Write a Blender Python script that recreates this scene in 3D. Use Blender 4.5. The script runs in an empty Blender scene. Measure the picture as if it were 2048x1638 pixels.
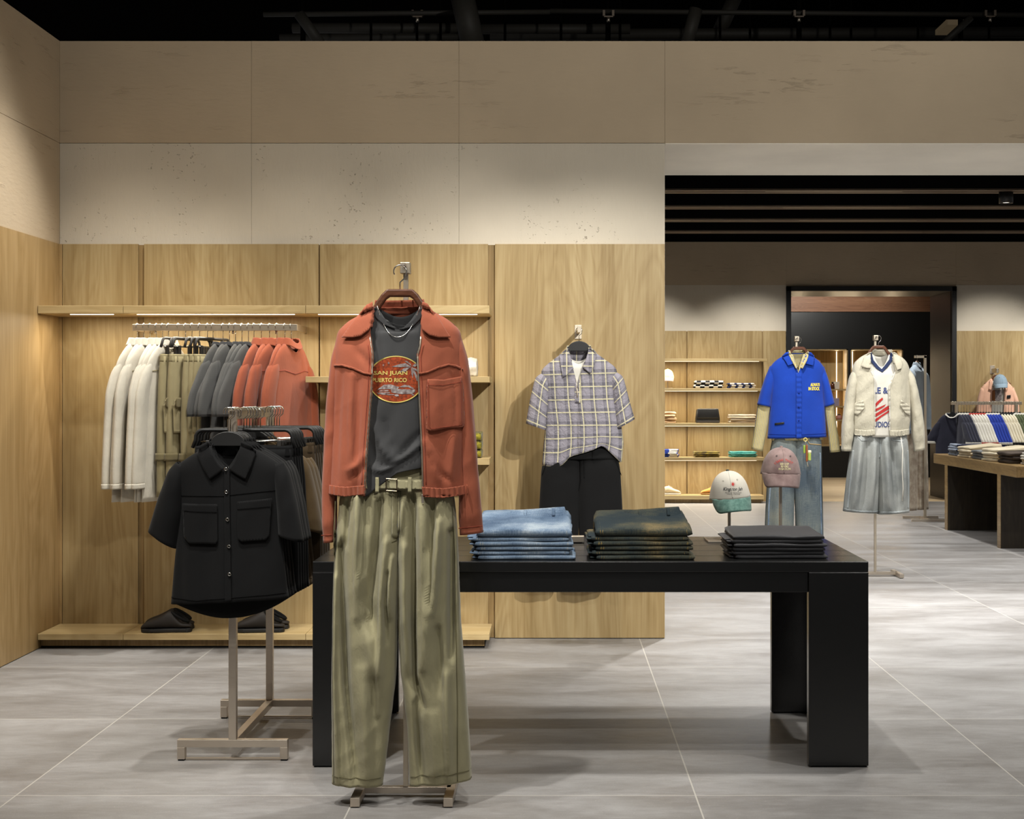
import bpy, bmesh, math, random
from mathutils import Vector, Matrix, noise
from mathutils.bvhtree import BVHTree

random.seed(7)
SC = bpy.context.scene
COL = SC.collection
F, CX, CY, CAMH = 2880.0, 1105.0, 790.0, 1.4     # focal length (px), vanishing point, eye height
PI = math.pi
ORD = ['first', 'second', 'third', 'fourth', 'fifth', 'sixth', 'seventh', 'eighth', 'ninth', 'tenth', 'eleventh', 'twelfth']


def P(x, y, D):
    """world point seen at pixel x, y when it stands D metres from the camera"""
    return Vector(((x - CX) * D / F, D, CAMH - (y - CY) * D / F))


# ------------------------------------------------------------------ object helpers
def tag(o, label=None, cat=None, group=None, kind=None):
    if label: o['label'] = label
    if cat: o['category'] = cat
    if group: o['group'] = group
    if kind: o['kind'] = kind
    return o


def thing(name, label, cat, loc=(0, 0, 0), rotz=0.0, group=None):
    o = bpy.data.objects.new(name, None)
    COL.objects.link(o)
    o.location = loc
    o.rotation_euler = (0, 0, rotz)
    return tag(o, label, cat, group)


def mesh_obj(name, verts, faces, mat, parent=None, uvs=None, smooth=True):
    me = bpy.data.meshes.new(name)
    me.from_pydata([tuple(v) for v in verts], [], faces)
    if uvs is not None:
        ul = me.uv_layers.new(name='UVMap')
        for lp in me.loops:
            ul.data[lp.index].uv = uvs[lp.vertex_index]
    for p in me.polygons:
        p.use_smooth = smooth
    if mat: me.materials.append(mat)
    me.update()
    o = bpy.data.objects.new(name, me)
    COL.objects.link(o)
    if parent: o.parent = parent
    return o


def bm_obj(name, bm, mat, parent=None, smooth=False, bevel=0.0, seg=2):
    me = bpy.data.meshes.new(name)
    bmesh.ops.recalc_face_normals(bm, faces=bm.faces)
    bm.to_mesh(me); bm.free()
    for p in me.polygons: p.use_smooth = smooth
    for m in (mat if isinstance(mat, (list, tuple)) else [mat]):
        me.materials.append(m)
    o = bpy.data.objects.new(name, me)
    COL.objects.link(o)
    if parent: o.parent = parent
    if bevel:
        b = o.modifiers.new('edge', 'BEVEL'); b.width = bevel; b.segments = seg; b.limit_method = 'ANGLE'; b.angle_limit = 0.6
    return o


def bbox(bm, x0, x1, y0, y1, z0, z1, mi=0):
    vs = [bm.verts.new(c) for c in ((x0, y0, z0), (x1, y0, z0), (x1, y1, z0), (x0, y1, z0), (x0, y0, z1), (x1, y0, z1), (x1, y1, z1), (x0, y1, z1))]
    for f in ((0, 3, 2, 1), (4, 5, 6, 7), (0, 1, 5, 4), (1, 2, 6, 5), (2, 3, 7, 6), (3, 0, 4, 7)):
        fc = bm.faces.new([vs[i] for i in f]); fc.material_index = mi


def box(name, x0, x1, y0, y1, z0, z1, mat, parent=None, bevel=0.0):
    bm = bmesh.new(); bbox(bm, x0, x1, y0, y1, z0, z1)
    return bm_obj(name, bm, mat, parent, False, bevel)


def boxes(name, lst, mat, parent=None, bevel=0.0):
    bm = bmesh.new()
    for b in lst: bbox(bm, *b)
    return bm_obj(name, bm, mat, parent, False, bevel)


def prism(name, poly, y0, y1, mat, parent=None, bevel=0.0, smooth=False, axis='y'):
    """poly in (x,z) pushed along y"""
    bm = bmesh.new()
    def mk(p, d): return (p[0], d, p[1]) if axis == 'y' else ((d, p[0], p[1]) if axis == 'x' else (p[0], p[1], d))
    a = [bm.verts.new(mk(p, y0)) for p in poly]; b = [bm.verts.new(mk(p, y1)) for p in poly]
    bm.faces.new(a); bm.faces.new(b[::-1])
    n = len(poly)
    for i in range(n): bm.faces.new((a[i], b[i], b[(i + 1) % n], a[(i + 1) % n]))
    return bm_obj(name, bm, mat, parent, smooth, bevel)


def tube_geo(path, r, seg=8, closed=False, sx=1.0):
    pts = [Vector(p) for p in path]
    n = len(pts); verts = []; faces = []
    t0 = (pts[1] - pts[0]).normalized()
    ref = Vector((0, 0, 1)) if abs(t0.z) < .9 else Vector((0, 1, 0))
    nrm = t0.cross(ref).normalized()
    for i in range(n):
        if closed: t = (pts[(i + 1) % n] - pts[i - 1]).normalized()
        else: t = (pts[min(i + 1, n - 1)] - pts[max(i - 1, 0)]).normalized()
        nrm = (nrm - t * nrm.dot(t))
        nrm = nrm.normalized() if nrm.length > 1e-6 else t.orthogonal().normalized()
        b = t.cross(nrm)
        rr = r[i] if isinstance(r, (list, tuple)) else r
        for k in range(seg):
            a = 2 * PI * k / seg
            verts.append(pts[i] + nrm * (math.cos(a) * rr * sx) + b * (math.sin(a) * rr))
    rng = n if closed else n - 1
    for i in range(rng):
        for k in range(seg):
            a = i * seg + k; b_ = i * seg + (k + 1) % seg
            c = ((i + 1) % n) * seg + (k + 1) % seg; d = ((i + 1) % n) * seg + k
            faces.append((a, b_, c, d))
    if not closed:
        faces.append(tuple(range(seg))[::-1]); faces.append(tuple((n - 1) * seg + k for k in range(seg)))
    return verts, faces


def tube(name, path, r, mat, parent=None, seg=8, closed=False):
    v, f = tube_geo(path, r, seg, closed)
    o = mesh_obj(name, v, f, mat, parent)
    return o


def lathe(name, prof, mat, parent=None, seg=24, loc=(0, 0, 0), sx=1, sy=1):
    verts, faces = [], []
    for r, z in prof:
        for k in range(seg):
            a = 2 * PI * k / seg
            verts.append((loc[0] + r * math.cos(a) * sx, loc[1] + r * math.sin(a) * sy, loc[2] + z))
    for i in range(len(prof) - 1):
        for k in range(seg):
            faces.append((i * seg + k, i * seg + (k + 1) % seg, (i + 1) * seg + (k + 1) % seg, (i + 1) * seg + k))
    faces.append(tuple(range(seg))[::-1]); faces.append(tuple((len(prof) - 1) * seg + k for k in range(seg)))
    return mesh_obj(name, verts, faces, mat, parent)


def dup(root, loc=None, rot=None, label=None, group=None, scale=None):
    r = root.copy(); COL.objects.link(r)
    if loc is not None: r.location = loc
    if rot is not None: r.rotation_euler = (0, 0, rot) if not isinstance(rot, (tuple, list)) else rot
    if scale is not None: r.scale = scale
    if label: r['label'] = label
    if group: r['group'] = group
    for ch in list(root.children):
        c = ch.copy(); COL.objects.link(c); c.parent = r
        for g in list(ch.children):
            d = g.copy(); COL.objects.link(d); d.parent = c
    return r


def recolour(root, mats):
    """give the copied parts their own mesh with another cloth: mats = {part name stem: material or None}"""
    for ch in root.children:
        st = ch.name.split('.')[0]
        m = mats.get(st, mats.get('*'))
        if m:
            ch.data = ch.data.copy(); ch.data.materials[0] = m


# ------------------------------------------------------------------ cloth: lofted tubes, patches laid on them, lettering
class Fr:
    """garment frame: pixels measured on a garment hanging D metres away -> local metres"""
    def __init__(s, D, ox, oy): s.D, s.ox, s.oy = D, ox, oy
    def q(s, x, y): return ((x - s.ox) * s.D / F, -(y - s.oy) * s.D / F)
    def loc(s): return P(s.ox, s.oy, s.D)


def lerp_tab(tab, x):
    if x <= tab[0][0]: return tab[0][1]
    for (a, b), (c, d) in zip(tab, tab[1:]):
        if x <= c: return b + (d - b) * (x - a) / (c - a)
    return tab[-1][1]


def mkfold(seed, amp, fx=13.0, fz=1.6, grow=.7, fine=.25, diag=0.0):
    """hanging folds: wandering pipe folds down the cloth, plus slanting pulls and small creases"""
    F1 = fx * .75
    def f(x, s, a, t):
        o = seed + (7.3 if math.sin(a) < 0 else 0)
        g = (1 - grow) + grow * t
        xx = x + diag * s
        w = noise.noise((xx * 3.1 + o, s * fz * .55 + o, o)) * .9
        ph = 2 * PI * (xx * F1 + w) + o
        pipe = math.sin(ph) + .28 * math.sin(2 * ph + .8)
        k = .5 + 1.1 * noise.noise((xx * 4.2 + o * 2, s * fz * .8, o + 3))
        k = max(.05, min(1.2, k))
        n2 = noise.noise((xx * fx * .5 + o, s * fz * 1.2, o + 5))
        d = (x * .8 + s) * 9
        n3 = noise.noise((d + o, (x - s * .6) * 3.0, o + 9))
        n3 = .5 - abs(n3) * 2
        return amp * (g * (.62 * pipe * k + .5 * n2) + fine * n3 * .9)
    return f


def resample(st, m, smooth=3):
    d = [0.0]
    for a, b in zip(st, st[1:]):
        mid = math.hypot((b[0] + b[2] - a[0] - a[2]) / 2, (b[1] + b[3] - a[1] - a[3]) / 2)
        ed = .5 * (math.hypot(b[0] - a[0], b[1] - a[1]) + math.hypot(b[2] - a[2], b[3] - a[3]))
        d.append(d[-1] + max(mid, .6 * ed, 1e-5))
    out = []
    for i in range(m + 1):
        s = d[-1] * i / m
        k = 0
        while k < len(d) - 2 and s > d[k + 1]: k += 1
        u = (s - d[k]) / (d[k + 1] - d[k])
        out.append([p + (q - p) * u for p, q in zip(st[k], st[k + 1])])
    for _ in range(smooth):
        out = [out[0]] + [[.25 * a + .5 * b + .25 * c for a, b, c in zip(out[i - 1], out[i], out[i + 1])] for i in range(1, m)] + [out[-1]]
    return out, d[-1]


BV = {}
DEP = .72


def crease(lines, x, z):
    """height of drawn folds at x, z: each (points, width, height, skew) rises or sinks along a polyline, steeper on one side"""
    h = 0.0
    for pts, w, amp, sk in lines:
        best = None; n = len(pts) - 1
        for i in range(n):
            ax, az = pts[i]; bx, bz = pts[i + 1]
            dx, dz = bx - ax, bz - az; l2 = dx * dx + dz * dz
            u = max(0, min(1, ((x - ax) * dx + (z - az) * dz) / l2))
            ex, ez = x - ax - dx * u, z - az - dz * u
            d = math.hypot(ex, ez)
            if best is None or d < best[0]: best = (d, (i + u) / n, math.copysign(1, ex))
        d, s, sg = best
        if d > 4 * w: continue
        ww = w * (1 + sk * sg)
        h += amp * math.exp(-(d / ww) ** 2) * (max(0.0, math.sin(PI * min(1, s * .9 + .08))) ** .5)
    return h


def loft(name, st, mat, parent, fr=None, n=44, m=36, sq=2.3, fold=None, thick=.0025, gap=None, arc=None, zoff=None, dip=0.0, dipb=0.0, dipl=.18, smooth=3, yoff=None, lines=None):
    """a cloth tube through stations (x left, y left, x right, y right, half depth, y centre); front is -y.
    gap = function z -> (x left, x right) leaves the front open; arc = angles kept"""
    S = []
    for q in st:
        q = list(q) + [0.0] * (6 - len(q))
        if fr:
            q[4] *= DEP
            a = fr.q(q[0], q[1]); b = fr.q(q[2], q[3]); q[:4] = [a[0], a[1], b[0], b[1]]
        S.append(q)
    R, L = resample(S, m, smooth)
    LN_ = [([fr.q(*p) if fr else p for p in pts], w * (fr.D / F if fr else 1), amp, sk) for pts, w, amp, sk in (lines or [])]
    verts, faces, uvs = [], [], []
    closed = gap is None and arc is None
    cols = n if closed else n + 1
    for i, (lx, lz, rx, rz, dep, yc) in enumerate(R):
        t = i / m
        c = ((lx + rx) / 2, (lz + rz) / 2); e = ((rx - lx) / 2, (rz - lz) / 2)
        half = math.hypot(*e)
        if gap:
            gl, gr = gap(c[1])
            ul = max(-.98, min(.98, (gl - c[0]) / max(e[0], 1e-6))); ur = max(-.98, min(.98, (gr - c[0]) / max(e[0], 1e-6)))
            al = math.acos(math.copysign(abs(ul) ** (sq / 2), ul)); ar = math.acos(math.copysign(abs(ur) ** (sq / 2), ur))
            a0, a1 = al, 2 * PI + ar
        elif arc: a0, a1 = arc
        else: a0, a1 = 0, 2 * PI
        for j in range(cols):
            a = a0 + (a1 - a0) * j / n
            cu, sv = math.cos(a), math.sin(a)
            u = math.copysign(abs(cu) ** (2 / sq), cu); v = math.copysign(abs(sv) ** (2 / sq), sv)
            x = c[0] + e[0] * u; z = c[1] + e[1] * u; y = yc - v * dep
            s = t * L
            if fold:
                f = fold(half * u, s, a, t)
                k = math.hypot(cu, sv) or 1
                x += f * cu * .35; y -= f * sv * (1 if abs(sv) > .2 else abs(sv) * 5)
            if dip or dipb:
                w = max(0.0, 1 - t / dipl); w = w * w * (3 - 2 * w)
                z -= w * (dip * max(v, 0) ** 1.0 + dipb * max(-v, 0)) * max(0.0, 1 - u * u)
            if LN_ and v > .1: y -= crease(LN_, x, z) * min(1, v * 1.6)
            if zoff: z += zoff(t, u, v, x)
            if yoff: y += yoff(t, u, v, x)
            verts.append((x, y, z)); uvs.append((half * u + (0 if sv >= 0 else .013), s))
    for i in range(m):
        for j in range(n if closed else cols - 1):
            j2 = (j + 1) % cols
            faces.append((i * cols + j, i * cols + j2, (i + 1) * cols + j2, (i + 1) * cols + j))
    o = mesh_obj(name, verts, faces, mat, parent, uvs)
    BV[o.name] = BVHTree.FromPolygons([Vector(v) for v in verts], faces)
    if thick:
        md = o.modifiers.new('cloth', 'SOLIDIFY'); md.thickness = thick; md.offset = -1
    return o


def surf_y(objs, x, z, default=0.0):
    best = None
    for o in objs:
        h = BV[o.name].ray_cast(Vector((x, -3, z)), Vector((0, 1, 0)))
        if h[0] is not None and (best is None or h[0].y < best): best = h[0].y
    if best is None:
        for o in objs:
            h = BV[o.name].find_nearest(Vector((x, -.08, z)))
            if h[0] is not None and (best is None or h[0].y < best): best = h[0].y
    return default if best is None else best


def lay(name, bm, objs, mat, parent, off=.002, thick=.0015, res=.012, bulge=None, smooth=True):
    """bm: flat faces in (x,0,z); subdivided and laid on the front of the given cloth"""
    bmesh.ops.triangulate(bm, faces=bm.faces)
    for _ in range(6):
        es = [e for e in bm.edges if e.calc_length() > res]
        if not es: break
        bmesh.ops.subdivide_edges(bm, edges=es, cuts=1, use_grid_fill=False)
        bmesh.ops.triangulate(bm, faces=[f for f in bm.faces if len(f.verts) > 3])
    for v in bm.verts:
        y = surf_y(objs, v.co.x, v.co.z)
        v.co.y = y - off - (bulge(v.co.x, v.co.z) if bulge else 0)
    uv = bm.loops.layers.uv.new('UVMap')
    for f in bm.faces:
        f.normal_update()
        if f.normal.y > 0: f.normal_flip()
        for l in f.loops: l[uv].uv = (l.vert.co.x, -l.vert.co.z)
    me = bpy.data.meshes.new(name); bm.to_mesh(me)
    verts = [v.co - Vector((0, thick or 0, 0)) for v in bm.verts]; bm.verts.index_update(); fs = [[v.index for v in f.verts] for f in bm.faces]
    bm.free()
    for p in me.polygons: p.use_smooth = smooth
    me.materials.append(mat)
    o = bpy.data.objects.new(name, me); COL.objects.link(o); o.parent = parent
    BV[o.name] = BVHTree.FromPolygons(verts, fs)
    if thick:
        md = o.modifiers.new('cloth', 'SOLIDIFY'); md.thickness = thick; md.offset = 1
    return o


def poly_bm(*polys):
    bm = bmesh.new()
    for poly in polys:
        bm.faces.new([bm.verts.new((p[0], 0, p[1])) for p in poly])
    return bm


def patch(name, poly, objs, mat, parent, fr=None, **kw):
    if fr: poly = [fr.q(*p) for p in poly]
    return lay(name, poly_bm(poly), objs, mat, parent, **kw)


def strip_bm(paths, w):
    bm = bmesh.new()
    for path in paths:
        L, R = [], []
        for i, p in enumerate(path):
            a = path[max(i - 1, 0)]; b = path[min(i + 1, len(path) - 1)]
            dx, dz = b[0] - a[0], b[1] - a[1]; k = math.hypot(dx, dz) or 1
            L.append(bm.verts.new((p[0] - dz / k * w / 2, 0, p[1] + dx / k * w / 2)))
            R.append(bm.verts.new((p[0] + dz / k * w / 2, 0, p[1] - dx / k * w / 2)))
        for i in range(len(path) - 1): bm.faces.new((L[i], R[i], R[i + 1], L[i + 1]))
    return bm


def seam(name, paths, w, objs, mat, parent, fr=None, **kw):
    if fr: paths = [[fr.q(*p) for p in pa] for pa in paths]
    kw.setdefault('off', .0012); kw.setdefault('thick', .001)
    return lay(name, strip_bm(paths, w), objs, mat, parent, **kw)


def text_bm(s, width=None, height=None, cx=0, cz=0, shear=0.0, bold=0.0, arc=0.0):
    cu = bpy.data.curves.new('lettering', 'FONT')
    cu.body = s; cu.align_x = 'CENTER'; cu.align_y = 'CENTER'; cu.size = 1; cu.shear = shear; cu.offset = bold; cu.resolution_u = 3
    ob = bpy.data.objects.new('lettering', cu); COL.objects.link(ob)
    dg = bpy.context.evaluated_depsgraph_get(); dg.update()
    me = bpy.data.meshes.new_from_object(ob.evaluated_get(dg))
    bpy.data.objects.remove(ob); bpy.data.curves.remove(cu)
    bm = bmesh.new(); bm.from_mesh(me); bpy.data.meshes.remove(me)
    xs = [v.co.x for v in bm.verts]; ys = [v.co.y for v in bm.verts]
    w, h = max(xs) - min(xs), max(ys) - min(ys); mx, my = (max(xs) + min(xs)) / 2, (max(ys) + min(ys)) / 2
    sx = width / w if width else height / h
    sz = height / h if height else sx
    for v in bm.verts:
        x, y = (v.co.x - mx) * sx, (v.co.y - my) * sz
        if arc:
            a = x / arc
            x, y = (arc + y) * math.sin(a), (arc + y) * math.cos(a) - arc
        v.co = Vector((cx + x, 0, cz + y))
    return bm


def text(name, s, objs, mat, parent, off=.0015, res=.03, thick=0.0, **kw):
    return lay(name, text_bm(s, **kw), objs, mat, parent, off=off, thick=thick, res=res, smooth=False)


def ellipse(cx, cz, rx, rz, n=48): return [(cx + rx * math.cos(2 * PI * k / n), cz + rz * math.sin(2 * PI * k / n)) for k in range(n)]


def arc_pts(cx, cy, r, a0, a1, n=8): return [(cx + r * math.cos(a0 + (a1 - a0) * k / n), cy + r * math.sin(a0 + (a1 - a0) * k / n)) for k in range(n + 1)]
# ------------------------------------------------------------------ materials
def lin(c):
    if isinstance(c, str):
        c = tuple(int(c[i:i + 2], 16) / 255 for i in (1, 3, 5))
    return tuple((x / 12.92 if x <= .04045 else ((x + .055) / 1.055) ** 2.4) for x in c[:3]) + (1.0,)


class NT:
    def __init__(s, name, rough=.6, metal=0.0, spec=.5):
        s.m = bpy.data.materials.new(name); s.m.use_nodes = True
        s.t = s.m.node_tree; s.b = s.t.nodes['Principled BSDF']
        s.b.inputs['Roughness'].default_value = rough; s.b.inputs['Metallic'].default_value = metal
        s.b.inputs['Specular IOR Level'].default_value = spec

    def n(s, typ, props=None, **ins):
        nd = s.t.nodes.new('ShaderNode' + typ)
        for k, v in (props or {}).items(): setattr(nd, k, v)
        for k, v in ins.items():
            key = int(k[1:]) if k[0] == '_' and k[1:].isdigit() else k.replace('_', ' ')
            s.set(nd.inputs[key], v)
        return nd

    def set(s, inp, v):
        if hasattr(v, 'is_output') or isinstance(v, bpy.types.NodeSocket): s.t.links.new(v, inp)
        else: inp.default_value = v

    def math(s, op, a, b=0.0, c=0.0): return s.n('Math', {'operation': op}, _0=a, _1=b, _2=c).outputs[0]

    def mix(s, f, a, b, mode='MIX'):
        nd = s.t.nodes.new('ShaderNodeMix'); nd.data_type = 'RGBA'; nd.blend_type = mode
        s.set(nd.inputs[0], f); s.set(nd.inputs[6], a); s.set(nd.inputs[7], b)
        return nd.outputs[2]

    def ramp(s, f, stops, interp='LINEAR'):
        nd = s.t.nodes.new('ShaderNodeValToRGB'); cr = nd.color_ramp; cr.interpolation = interp
        while len(cr.elements) < len(stops): cr.elements.new(.5)
        for e, (p, c) in zip(cr.elements, stops):
            e.position = p; e.color = c if len(c) == 4 else tuple(c) + (1,)
        s.set(nd.inputs[0], f)
        return nd.outputs[0]

    def noise(s, vec, scale, detail=3, rough=.55, dist=0.0):
        return s.n('TexNoise', None, Vector=vec, Scale=scale, Detail=detail, Roughness=rough, Distortion=dist).outputs[0]

    def pos(s, scale=(1, 1, 1), loc=(0, 0, 0), src='world'):
        if src == 'world': o = s.n('NewGeometry').outputs['Position']
        elif src == 'uv': o = s.n('TexCoord').outputs['UV']
        else: o = s.n('TexCoord').outputs['Object']
        return s.n('Mapping', None, Vector=o, Scale=scale, Location=loc).outputs[0]

    def bump(s, h, strength=.3, dist=.01):
        b = s.n('Bump', None, Height=h, Strength=strength, Distance=dist).outputs[0]
        s.t.links.new(b, s.b.inputs['Normal'])

    def col(s, v): s.set(s.b.inputs['Base Color'], v); return s.m


G = lambda v: (v, v, v, 1)


def plain(name, c, rough=.5, metal=0.0, spec=.5):
    t = NT(name, rough, metal, spec)
    v = t.noise(t.pos(src='obj'), 30, 2)
    return t.col(t.mix(.06, lin(c), t.ramp(v, [(.3, G(0.0)), (.7, G(1.0))]), 'OVERLAY'))


def metal(name, c, rough=.32):
    t = NT(name, rough, 1.0)
    v = t.noise(t.pos((6, 6, 300), src='obj'), 3, 2)
    t.set(t.b.inputs['Roughness'], t.n('MapRange', None, Value=v, _1=.3, _2=.7, _3=rough - .06, _4=rough + .08).outputs[0])
    return t.col(lin(c))


def emit(name, c, k):
    t = NT(name); t.set(t.b.inputs['Emission Color'], lin(c)); t.b.inputs['Emission Strength'].default_value = k
    return t.col(lin(c))


def wood(name, c0, c1, c2, axis='z', ring=1.0, rough=.5, spec=.35, src='world', panel=0.0):
    """oak veneer: long grain along axis, cathedral figure, fine pores"""
    t = NT(name, rough, 0, spec)
    long_, s = .16, [1.0, 1.0, 1.0]
    s['xyz'.index(axis)] = long_
    p = t.pos(tuple(s), src=src)
    warp = t.noise(p, 1.6, 2)
    big = t.noise(p, 3.2 * ring, 3, .5, 1.2)
    rings = t.math('FRACT', t.math('ADD', t.math('MULTIPLY', big, 11.0), warp))
    rings = t.math('ABSOLUTE', t.math('SUBTRACT', rings, .5))
    s2 = [90.0] * 3; s2['xyz'.index(axis)] = 2.2
    fine = t.noise(t.pos(tuple(s2), src=src), 1.0, 3, .6)
    s3 = [9.0] * 3; s3['xyz'.index(axis)] = .35
    mid = t.noise(t.pos(tuple(s3), src=src), 1.0, 2)
    f = t.math('ADD', t.math('ADD', t.math('MULTIPLY', rings, .3), t.math('MULTIPLY', fine, .5)), t.math('MULTIPLY', mid, .6))
    c = t.ramp(f, [(.42, lin(c2)), (.64, lin(c1)), (.86, lin(c0))])
    t.bump(fine, .06, .002)
    return t.col(c)


def fabric(name, c, rough=.88, crinkle=.35, cs=22.0, weave=.12, var=.12, sheen=.15, c2=None, vscale=5.0, src='obj'):
    t = NT(name, rough, 0, .2)
    p = t.pos(src=src)
    v = t.noise(p, vscale, 4)
    base = lin(c)
    hi = lin(c2) if c2 else tuple(min(1, x * (1 + var)) for x in base[:3]) + (1,)
    lo = base if c2 else tuple(x * (1 - var) for x in base[:3]) + (1,)
    t.b.inputs['Sheen Weight'].default_value = sheen; t.b.inputs['Sheen Roughness'].default_value = .5
    w1 = t.noise(t.pos((1.5, 1.5, .7), src=src), cs * 1.3, 3, .55, .8)
    w2 = t.noise(t.pos((700, 700, 700), src=src), 1, 1)
    h = t.math('ADD', t.math('MULTIPLY', w1, crinkle), t.math('MULTIPLY', w2, weave * .25))
    t.bump(h, .4, .008)
    return t.col(t.ramp(v, [(.32, lo), (.68, hi)]))


def denim(name, dark, light, lo=.35, hi=.7, vs=3.5, tint=None, streak=.5):
    t = NT(name, .9, 0, .15)
    p = t.pos(src='obj')
    big = t.noise(p, vs, 3, .5)
    st = t.noise(t.pos((260, 260, 14), src='obj'), 1, 2)
    st2 = t.noise(t.pos((14, 260, 260), src='obj'), 1, 2)
    f = t.math('ADD', big, t.math('MULTIPLY', t.math('SUBTRACT', t.math('MULTIPLY', t.math('ADD', st, st2), .5), .5), streak))
    stops = [(lo, lin(dark)), (hi, lin(light))]
    if tint: stops = [(lo, lin(dark)), ((lo + hi) / 2, lin(tint)), (hi, lin(light))]
    w = t.noise(p, 30, 4, .6)
    t.bump(t.math('ADD', t.math('MULTIPLY', w, .2), t.math('MULTIPLY', st, .06)), .4, .006)
    return t.col(t.ramp(f, stops))


def stripes(name, base, line, period, w, axis=0, crinkle=.3, src='uv', second=None):
    t = NT(name, .9, 0, .2)
    sep = t.n('SeparateXYZ', None, Vector=t.pos(src=src)).outputs[axis]
    f = t.math('FRACT', t.math('ADD', t.math('DIVIDE', sep, period), 50.0))
    k = t.math('LESS_THAN', f, w)
    c = t.mix(k, lin(base), lin(line))
    if second:
        k2 = t.math('COMPARE', f, second[1], second[2])
        c = t.mix(k2, c, lin(second[0]))
    t.bump(t.noise(t.pos(src='obj'), 24, 4, .6), crinkle, .01)
    return t.col(c)


def checks(name, a, b, px, py, src='obj', ax=(0, 2)):
    t = NT(name, .9, 0, .2)
    s = t.n('SeparateXYZ', None, Vector=t.pos(src=src))
    f = lambda o, p: t.math('LESS_THAN', t.math('FRACT', t.math('ADD', t.math('DIVIDE', o, p), 50.0)), .5)
    u, v = f(s.outputs[ax[0]], px), f(s.outputs[ax[1]], py)
    k = t.math('ABSOLUTE', t.math('SUBTRACT', u, v))
    t.bump(t.noise(t.pos(src='obj'), 160, 2), .4, .003)
    return t.col(t.mix(k, lin(a), lin(b)))


def plaid(name, base, dark, line, p=.071):
    t = NT(name, .92, 0, .2)
    s = t.n('SeparateXYZ', None, Vector=t.pos(src='uv'))
    ms = []
    for i in (0, 1):
        f = t.math('FRACT', t.math('ADD', t.math('DIVIDE', s.outputs[i], p), 50.3))
        d = t.ramp(f, [(.0, G(0)), (.1, G(.9)), (.16, G(.35)), (.2, G(.8)), (.3, G(0)), (.34, G(0)), (.42, G(.75)), (.55, G(.1)), (.6, G(0))])
        y = t.ramp(f, [(.29, G(0)), (.305, G(1)), (.37, G(1)), (.39, G(0))])
        ms.append((d, y))
    dk = t.math('MULTIPLY', t.math('ADD', ms[0][0], ms[1][0]), .58)
    yl = t.math('MAXIMUM', ms[0][1], ms[1][1])
    c = t.mix(dk, lin(base), lin(dark))
    c = t.mix(t.math('MULTIPLY', yl, .75), c, lin(line))
    t.bump(t.noise(t.pos(src='obj'), 45, 5, .65, .5), .7, .012)
    return t.col(c)


def mk_floor(name, y_off):
    t = NT(name, .42, 0, .4)
    s = t.n('SeparateXYZ', None, Vector=t.pos())
    T = 1.188
    def line(o, off):
        f = t.math('FRACT', t.math('ADD', t.math('DIVIDE', t.math('SUBTRACT', o, off), T), 40.5))
        return t.math('LESS_THAN', t.math('ABSOLUTE', t.math('SUBTRACT', f, .5)), .0022)
    g = t.math('MAXIMUM', line(s.outputs[0], -.688), line(s.outputs[1], y_off))
    cell = t.n('TexWhiteNoise', {'noise_dimensions': '2D'}, Vector=t.n('CombineXYZ', None,
               X=t.math('FLOOR', t.math('DIVIDE', t.math('SUBTRACT', s.outputs[0], -.688), T)),
               Y=t.math('FLOOR', t.math('DIVIDE', t.math('SUBTRACT', s.outputs[1], y_off), T))).outputs[0]).outputs[0]
    sh = t.n('VectorMath', {'operation': 'ADD'}, _0=t.pos((.8, 2.1, 1)), _1=t.n('CombineXYZ', None, X=t.math('MULTIPLY', cell, 9.0)).outputs[0]).outputs[0]
    a = t.noise(sh, 1.5, 6, .62, .3)
    b = t.noise(t.pos((3, 9, 1)), 4, 4, .65)
    sp = t.noise(t.pos(), 130, 2, .7)
    f = t.math('ADD', t.math('ADD', t.math('MULTIPLY', a, .8), t.math('MULTIPLY', b, .3)), t.math('MULTIPLY', t.math('SUBTRACT', cell, .5), .05))
    c = t.ramp(f, [(.34, lin('#6a6663')), (.52, lin('#7e7b79')), (.72, lin('#939190'))])
    c = t.mix(t.math('MULTIPLY', t.math('GREATER_THAN', sp, .66), .25), c, lin('#c0bbb2'))
    c = t.mix(t.math('MULTIPLY', t.math('LESS_THAN', sp, .335), .3), c, lin('#4a443e'))
    c = t.mix(t.math('MULTIPLY', g, .75), c, lin('#b4b0a8'))
    t.set(t.b.inputs['Roughness'], t.n('MapRange', None, Value=a, _1=.3, _2=.7, _3=.36, _4=.52).outputs[0])
    return t.col(c)


def mk_plaster(name, c, vert=False):
    """trowelled plaster with drag marks and pits running along one direction"""
    t = NT(name, .85, 0, .2)
    sc = (9, 9, 1.3) if vert else (1.3, 1.3, 9)
    streak = t.noise(t.pos(sc), 3.2, 5, .7)
    mask = t.ramp(t.noise(t.pos((2.2, 2.2, .5) if vert else (.5, .5, 2.2)), 2.0, 3), [(.5, G(0)), (.68, G(1))])
    pit = t.ramp(streak, [(.58, G(0)), (.66, G(1))])
    dots = t.ramp(t.noise(t.pos(), 55, 2), [(.66, G(0)), (.72, G(1))])
    h = t.math('MULTIPLY', pit, mask)
    big = t.noise(t.pos(), 1.1, 4)
    cc = lin(c)
    col = t.ramp(big, [(.3, tuple(x * .9 for x in cc[:3])), (.7, tuple(min(1, x * 1.06) for x in cc[:3]))])
    if vert:
        col = t.mix(t.math('MULTIPLY', t.math('MULTIPLY', dots, mask), .5), col, lin('#6d6252'))
        h = t.math('MULTIPLY', t.math('MULTIPLY', dots, mask), -1.0)
    soft = t.noise(t.pos((2, 2, 7) if not vert else (7, 7, 2)), 7, 4)
    t.bump(t.math('ADD', t.math('MULTIPLY', h, 1.0), t.math('MULTIPLY', soft, .22)), .55, .014)
    return t.col(col)


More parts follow.
